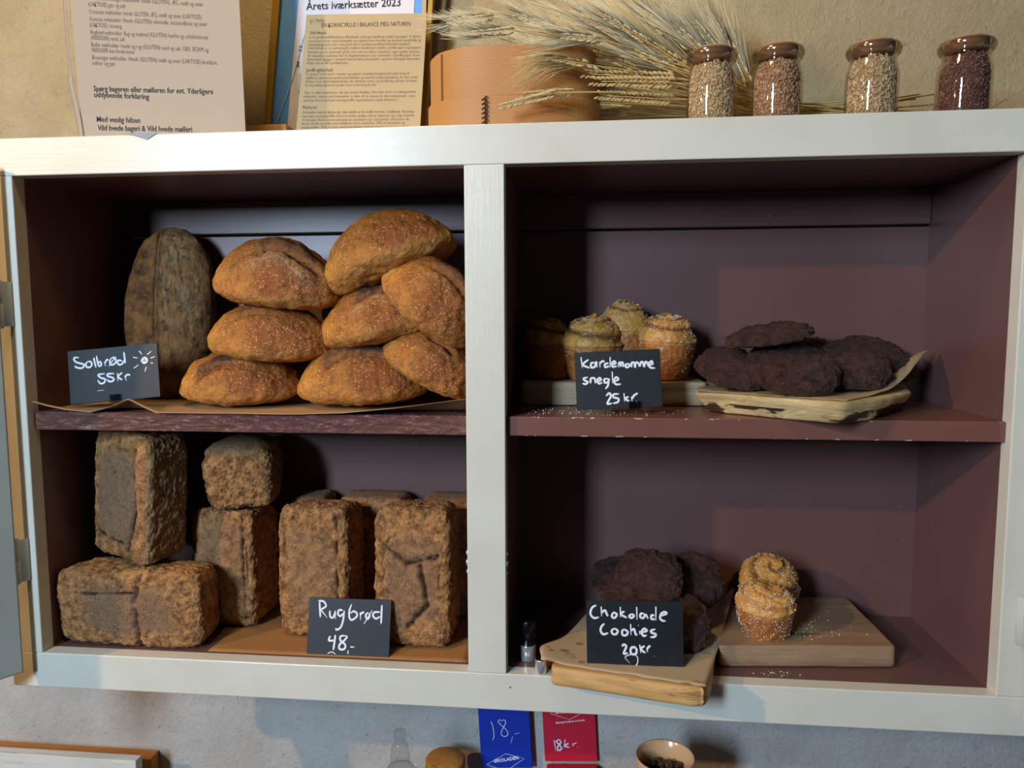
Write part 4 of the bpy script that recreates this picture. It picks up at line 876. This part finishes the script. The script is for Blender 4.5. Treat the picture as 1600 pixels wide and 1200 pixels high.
TXT3 = [
    ('EN KORNCYKLUS I BALANCE MED NATUREN', 0.3966, 1.0020, 0.1511, -0.0251, 0.0070),
    ('Vild Hvede', 0.3754, 0.9913, 0.0292, -0.0262, 0.0054),
    ('er et producentfællesskab på Bornholm, med eget landbrug, mølleri og bageri. Vi dyrker', 0.3739, 0.9852, 0.1918, -0.0334, 0.0041),
    ('vores kornsorter med økologiske og regenerative metoder og dermed mangfoldig og', 0.3733, 0.9790, 0.1919, -0.0308, 0.0041),
    ('bæredygtig mad, som i høj grad sikrer jordens sundhed af bedste kvalitet.', 0.3727, 0.9732, 0.1745, -0.0319, 0.0041),
    ('Vild Hvede er et samarbejde mellem landmand, møller, jordbrugere og bagere', 0.3718, 0.9675, 0.1925, -0.0321, 0.0041),
    ('familien på en gammel gård, som drives efter naturens egne gode rytmer.', 0.3710, 0.9613, 0.1928, -0.0337, 0.0041),
    ('Vi arbejder sammen for at implementere nye metoder i landbruget, hvor', 0.3704, 0.9551, 0.1930, -0.0311, 0.0041),
    ('dyrkningen bygger i samspil med jordens økosystem, og hvor biologisk diversitet', 0.3697, 0.9493, 0.1933, -0.0306, 0.0041),
    ('indgår som en del i produktionen.', 0.3691, 0.9435, 0.0717, -0.0308, 0.0042),
    ('Jordfrugtbarhed', 0.3670, 0.9311, 0.0460, -0.0265, 0.0062),
    ('Vi dyrker vores korn i marker og udøver naturlige frugtbarhed uden brug af', 0.3672, 0.9252, 0.1772, -0.0258, 0.0042),
    ('afgiftning, permanent grønt plantedække og minimal jordbearbejdning. På den måde', 0.3661, 0.9194, 0.1925, -0.0282, 0.0042),
    ('skaber vi en dyrkningsmetode, der bevarer natur og landbrug, styrker kvalitet', 0.3655, 0.9134, 0.1915, -0.0266, 0.0042),
    ('for fremtidens agerjord i jorden, hvor vi har brug for det.', 0.3653, 0.9073, 0.1230, -0.0269, 0.0042),
    ('"Det er mikroorganismer, der gør jorden frugtbar. Hvis ikke vi har et velfungerende', 0.3627, 0.8953, 0.1925, -0.0241, 0.0042),
    ('mikroliv i vores jord kommer vi ikke til at kunne få det maksimale, som', 0.3621, 0.8890, 0.1913, -0.0257, 0.0042),
    ('jord har til at forarbejde næringsstoffer og producere sunde fødevarer."', 0.3614, 0.8827, 0.1647, -0.0242, 0.0042),
    ('Mølleriet', 0.3597, 0.8702, 0.0251, -0.0140, 0.0063),
    ('Arbejdet med at dyrke og i den måde at formidle kornet i mølleriet. Kornets', 0.3595, 0.8630, 0.1922, -0.0215, 0.0042),
    ('naturlige næringsstoffer bevares bedst muligt ved en skånsom og rolig metode', 0.3584, 0.8567, 0.1934, -0.0211, 0.0042),
    ('Vi formaler friskt kornet nænsomt på stenkværn og i små partier. Derved er de', 0.3578, 0.8504, 0.1853, -0.0202, 0.0042),
    ('første skridt mod den mest fuldkorn rene melsorter, 90% af mineraler og', 0.3569, 0.8445, 0.1784, -0.0194, 0.0042),
    ('smagsstoffer. Ved at male med sten findes næsten meget god smag og kim', 0.3560, 0.8386, 0.1879, -0.0216, 0.0042),
]
def quad_sheet(name, pts, y0, thick, mat, parent=None, lean=0.0, n=1):
    """upright sheet from its four front corners (x, z): TL TR BR BL"""
    bm = bmesh.new(); f = [bm.verts.new((x, y0, z)) for x, z in pts]; b = [bm.verts.new((x, y0+thick, z)) for x, z in pts]
    bm.faces.new(f[::-1]); bm.faces.new(b)
    for i in range(4): bm.faces.new((f[i], f[(i+1) % 4], b[(i+1) % 4], b[i]))
    bmesh.ops.recalc_face_normals(bm, faces=bm.faces)
    return obj(name, bm, mat, parent)
def put_text(lines_, y, parent, mat, boldidx=(), name='printed_text'):
    bm = bmesh.new(); cu = bpy.data.curves.new('t', 'FONT'); t = bpy.data.objects.new('t', cu); C.objects.link(t)
    cu.resolution_u = 2
    for i, (s, x, z, wd, ang, hgt) in enumerate(lines_):
        cu.body = s; cu.size = 1.0; cu.offset = 0.008 if i in boldidx else -0.012
        bpy.context.view_layer.update()
        me = bpy.data.meshes.new_from_object(t.evaluated_get(bpy.context.evaluated_depsgraph_get()))
        if len(me.vertices):
            xs = [v.co.x for v in me.vertices]; s0 = wd/max(1e-6, max(xs)-min(xs)); sy = hgt/0.70
            me.transform(Matrix.Translation((x, y, z)) @ Matrix.Rotation(-ang, 4, 'Y') @ Matrix.Rotation(R(90), 4, 'X') @ Matrix.Diagonal((s0, sy, 1, 1)) @ Matrix.Translation((-min(xs), 0, 0)))
            bm.from_mesh(me)
        bpy.data.meshes.remove(me)
    bpy.data.objects.remove(t, do_unlink=True)
    bm2 = bm; return obj(name, bm2, mat, parent)
def rel(o, root):   # child mesh was built in world space: shift into its parent's space
    o.data.transform(Matrix.Translation(-root.location)); return o
M_SHEET = M_paper('white_notice_paper', '#a99c8d', '#a39686', 0.6); M_BEIGE = M_paper('beige_leaflet_paper', '#bda884', '#b59f7a', 0.65); M_INK2 = M_plain('small_print', '#5e554b', 0.7)
n1 = tag(empty('notice_sheet', (0.17, 0.120, 0.7815)), 'white printed ingredient notice in Danish standing at the left on the cabinet top', 'notice')
rel(quad_sheet('sheet', [(0.0170, 1.165), (0.2995, 1.150), (0.3040, 0.7815), (0.0290, 0.7815)], 0.120, 0.0008, M_SHEET, n1), n1)
bm = bmesh.new(); prev = None
ed = [(0.0145, 1.16), (0.0145, 1.01), (0.0160, 0.95), (0.0190, 0.90), (0.0260, 0.86), (0.0315, 0.82), (0.0330, 0.7815)]
E_ = crom([(x, 0, z) for x, z in ed], 5); vs = [(bm.verts.new((p.x-0.003-0.008*(1 if p.z < .9 else .4), 0.1216, p.z)), bm.verts.new((p.x, 0.1186, p.z))) for p in E_]
for a, b in zip(vs, vs[1:]): bm.faces.new((a[0], a[1], b[1], b[0]))
sh = rel(obj('back_sheet', bm, M_SHEET, n1, True), n1); sh.modifiers.new('thickness', 'SOLIDIFY').thickness = 0.0005
rel(put_text(TXT1[11:], 0.1194, n1, M_INK, (0, 1, 2, 3)), n1)
rel(put_text(TXT1[:11], 0.1194, n1, M_INK2, ()), n1)
tg = quad_sheet('paper_scrap', [(0.178, 0.7830), (0.230, 0.7822), (0.213, 0.7730), (0.192, 0.7795)], -0.0012, 0.0008, M_plain('grey_scrap', '#8f9498', 0.6))
tag(tg, 'small grey torn paper scrap hanging over the cabinet top edge', 'paper scrap')

M_GOLD = M_plain('gold_frame', '#a8842c', 0.35); M_GOLD.b.inputs['Metallic'].default_value = 0.4
M_BLUE = Mat('blue_mount', 0.4, 0.4); M_BLUE.base(M_BLUE.mix(M_BLUE.noise(3, 2), '#4a8ae0', '#6aa6f0'))
n2 = tag(empty('framed_certificate', (0.42, 0.252, 0.7815)), 'gold framed certificate with blue mount reading Årets iværksætter 2023', 'certificate')
def fr(a, b): return a
TL, TR, BR, BL = (0.318, 1.22), (0.592, 1.21), (0.5605, 0.7835), (0.2700, 0.7825)
def lerp2(a, b, t): return (a[0]+(b[0]-a[0])*t, a[1]+(b[1]-a[1])*t)
iw = 0.0125
def inset(d):
    return [(TL[0]+d, TL[1]-d), (TR[0]-d, TR[1]-d), (BR[0]-d, BR[1]+d), (BL[0]+d, BL[1]+d)]
for a, b, c_, d_ in ((TL, BL, inset(iw)[3], inset(iw)[0]), (inset(iw*.6)[1], inset(iw*.6)[2], BR, TR), (TL, inset(iw)[0], inset(iw)[1], TR), (BL, BR, inset(iw)[2], inset(iw)[3])):
    rel(quad_sheet('frame_bar', [a, b, c_, d_], 0.246, 0.014, M_GOLD, n2), n2)
ii = inset(iw)
rel(quad_sheet('mount', ii, 0.254, 0.004, M_BLUE, n2), n2)
rel(quad_sheet('certificate', [(0.362, 1.20), (0.560, 1.19), (0.525, 0.800), (0.311, 0.800)], 0.2530, 0.0008, M_plain('certificate_paper', '#d4d0dc', 0.5), n2), n2)
rel(quad_sheet('tan_strip', [(0.567, 1.20), (0.574, 1.20), (0.558, 0.82), (0.552, 0.82)], 0.2528, 0.0006, M_plain('tan_strip', '#c29a68', 0.5), n2), n2)
rel(put_text(TXT2, 0.2522, n2, M_INK, (0,)), n2)
side = []
for k, s in enumerate(('73', '04', 'digitalt', 'ri 5')):
    side.append((s, (0.352, 0.3465, 0.3475, 0.346)[k]-0.004, (0.976, 0.950, 0.905, 0.872)[k], (0.010, 0.010, 0.036, 0.014)[k], R(83), 0.0055))
rel(put_text(side, 0.2522, n2, M_INK, (0, 1)), n2)
bm = bmesh.new(); tube(bm, [(0.362, 0.2518, 1.03), (0.330, 0.2518, 0.93), (0.300, 0.2518, 0.86)], 0.0005, 4); rel(obj('crease', bm, M_plain('pale_crease', '#a9c0d8', 0.5), n2), n2)
n3 = tag(empty('info_leaflet', (0.46, 0.218, 0.7815)), 'beige info leaflet headed En korncyklus i balance med naturen, leaning before the certificate', 'leaflet')
rel(quad_sheet('sheet', [(0.3705, 1.0235), (0.5760, 1.0170), (0.5575, 0.7815), (0.3400, 0.7815)], 0.219, 0.0012, M_BEIGE, n3), n3)
rel(put_text([TXT3[i] for i in (0, 1, 10, 19)], 0.2184, n3, M_INK, ()), n3); rel(put_text([TXT3[i] for i in range(len(TXT3)) if i not in (0, 1, 10, 19)], 0.2184, n3, M_INK2, ()), n3)
hw = lettering([(0.4, [(0, 0), (3, -6), (6, 2)]), (0.4, [(8, -5), (8, 0)]), (0.4, [(11, -5), (11, 3)]), (0.4, [(17, 4), (17, -4)]), (0.4, [(17, 0), (21, 1), (21, -4)]), (0.4, [(24, 0), (26, -4), (28, 0)]), (0.4, [(31, 0), (29, -3), (33, -4), (33, 3)]), (0.4, [(35, -2), (39, 0), (36, -4), (40, -4)])], n3, M_INK, 0.0012); hw.location = (0.3765-0.46, -0.0003, 1.0135-0.7815); hw.scale = (0.62, 1, 0.62)
sl = boxobj('wooden_block', (0.246, 0.205, 0.0), (0.335, 0.240, 0.062), M_wood('pale_slat', '#c99a5e', '#b98a50', '#8a6236', (3, 30, 30)), 0.002); sl.location = (0, 0, 0.7815)
tag(sl, 'pale wooden block standing at the foot of the gold frame', 'wooden block')

# ------------------------------------------------------------------ things below the cabinet
def carton(key, name, col, box_lo, box_hi, label, cat='chocolate box'):
    d = CARDS[key]; root = empty(name); root.matrix_world = frame_matrix(d)
    w_, h_ = d['w'], d['h']; m = M_plain(name+'_card', col, 0.35)
    bm = bmesh.new(); box(bm, (-w_/2, 0, 0), (w_/2, 0.012 if key == 'blue' else 0.003, h_), 0.001, 1); obj('lid', bm, m, root)
    lt = lettering(d['s'], root, M_CHALK, 0.0016, -0.0003)
    tag(root, label, cat); return root, m
M_WHT = M_plain('white_print', '#f0f0f0', 0.5)
cbx, mb_ = carton('blue', 'blue_chocolate_box', '#0a34a8', 0, 0, 'blue chocolate box marked 18,- with a white diamond logo reading ØKOLADEN')
def flat_text(body, size, parent, x, z, ang, mat, bold=0.0, align='CENTER'):
    return text('lettering', body, size, mat, parent, (x, -0.0006, z), (R(90), -ang, 0), 0.0002, align, bold)
flat_text('ØKOLADEN', 0.0088, cbx, 0.000, 0.0145, R(9), M_WHT, 0.0002)
bm = bmesh.new(); box(bm, (-0.045, -0.075, -0.075), (0.045, 0.0, -0.012), 0.001, 1); obj('tray', bm, mb_, cbx)
cbx.location.z += 0; 
rbx, mr_ = carton('red', 'red_chocolate_box', '#c4203c', 0, 0, 'red chocolate box with raised lid marked 18kr. under a white diamond logo')
flat_text('ØKOLADEN', 0.0098, rbx, 0.002, 0.0960, R(3), M_WHT, 0.0002)
flat_text('Økologisk kvalitets chokolade', 0.0045, rbx, 0.002, 0.0780, R(6), M_WHT, 0.00008)
bm = bmesh.new(); box(bm, (-0.046, -0.055, -0.075), (0.047, 0.0, -0.004), 0.001, 1); obj('tray', bm, mr_, rbx)
bm = bmesh.new(); box(bm, (-0.004, -0.0565, -0.022), (0.020, -0.0552, -0.006), 0.0, 1); obj('white_label', bm, M_WHT, rbx)
bm = bmesh.new(); box(bm, (0.024, -0.0565, -0.022), (0.042, -0.0552, -0.006), 0.0, 1); obj('black_label', bm, M_plain('black_label', '#1c1a1c', 0.5), rbx)

M_CER = Mat('tan_glazed_ceramic', 0.2, 0.5); M_CER.base('#c9a27a')
pot = tag(empty('ceramic_pot', (0.968, 0.10, -0.4195)), 'glossy tan ceramic pot of brown beans on the counter', 'pot')
bm = bmesh.new(); lathe(bm, [(0, 0), (0.038, 0), (0.040, 0.004), (0.041, 0.10), (0.042, 0.17), (0.0435, 0.222), (0.0465, 0.244), (0.0455, 0.2465), (0.0435, 0.245), (0.040, 0.223), (0.038, 0.17), (0.037, 0.02), (0, 0.018)], 56); obj('body', bm, M_CER, pot, True)
bm = bmesh.new(); rnd = random.Random(3)
for i in range(70):
    a = rnd.uniform(0, 6.28); r = 0.032*math.sqrt(rnd.random()); z = 0.210+rnd.uniform(0, 0.010)+0.006*(1-r/0.034)
    bmesh.ops.create_uvsphere(bm, u_segments=10, v_segments=6, radius=1, matrix=Matrix.Translation((r*math.cos(a), r*math.sin(a), z)) @ Euler((rnd.random()*3, rnd.random()*3, rnd.random()*3)).to_matrix().to_4x4() @ Matrix.Diagonal((0.0052, 0.0038, 0.0085, 1)))
lathe(bm, [(0, 0.19), (0.0375, 0.19), (0.038, 0.210), (0, 0.210)], 32)
be = obj('beans', bm, M_plain('brown_beans', '#4a3526', 0.35), None, True); be.location = pot.location
tag(be, 'dark brown beans heaped inside the tan pot', 'beans', kind='stuff')

M_BOT = M_glass('bottle_glass', '#f6f8f8')
bt = tag(empty('glass_bottle', (0.530, 0.135, -0.4195)), 'clear glass dispenser bottle with a ribbed stopper below the cabinet', 'bottle')
bm = bmesh.new(); lathe(bm, [(0.048, 0.0), (0.050, 0.004), (0.050, 0.12), (0.048, 0.140), (0.036, 0.160), (0.026, 0.170), (0.0225, 0.176)], 48, cap=True); obj('body', bm, M_BOT, bt, True)
bm = bmesh.new()
lathe(bm, [(0.0225, 0.176), (0.0180, 0.184), (0.0155, 0.190), (0.0165, 0.193), (0.0150, 0.196), (0.0163, 0.200), (0.0148, 0.204), (0.0150, 0.212), (0.0125, 0.219), (0.0090, 0.2235), (0.0085, 0.227), (0.0100, 0.231), (0.0112, 0.236), (0.0095, 0.2415), (0.005, 0.2445), (0.0, 0.2450)], 40, cap=False); obj('stopper', bm, M_BOT, bt, True)
wj = tag(empty('wooden_jar', (0.590, 0.225, -0.4195)), 'honey coloured wooden jar lid just showing behind the glass bottle', 'jar')
bm = bmesh.new(); lathe(bm, [(0, 0.0), (0.032, 0), (0.033, 0.004), (0.033, 0.120), (0, 0.120)], 40); obj('body', bm, M_OAK, wj, True)
bm = bmesh.new(); lathe(bm, [(0, 0.121), (0.034, 0.121), (0.036, 0.124), (0.036, 0.138), (0.033, 0.142), (0, 0.143)], 40); obj('lid', bm, M_wood('honey_wood', '#c98a3c', '#b0742e', '#7a4c20', (20, 20, 20)), wj, True)

ob = boxobj('wooden_board', (-0.75, 0.272, -0.4195), (-0.008, 0.2995, -0.345), M_wood('orange_board', '#c48a4a', '#b47a3c', '#7a4c20', (3, 30, 30)), 0.002)
tag(ob, 'orange brown wooden board leaning low against the wall at the left', 'wooden board')
wb = boxobj('white_panel', (-0.75, 0.215, -0.4195), (-0.002, 0.235, -0.3150), M_wood('whitewashed_wood', '#d9dad4', '#c8c9c2', '#a8a8a0', (3, 60, 60)), 0.0015)
tag(wb, 'white painted wooden panel standing in front of the orange board', 'wooden panel')
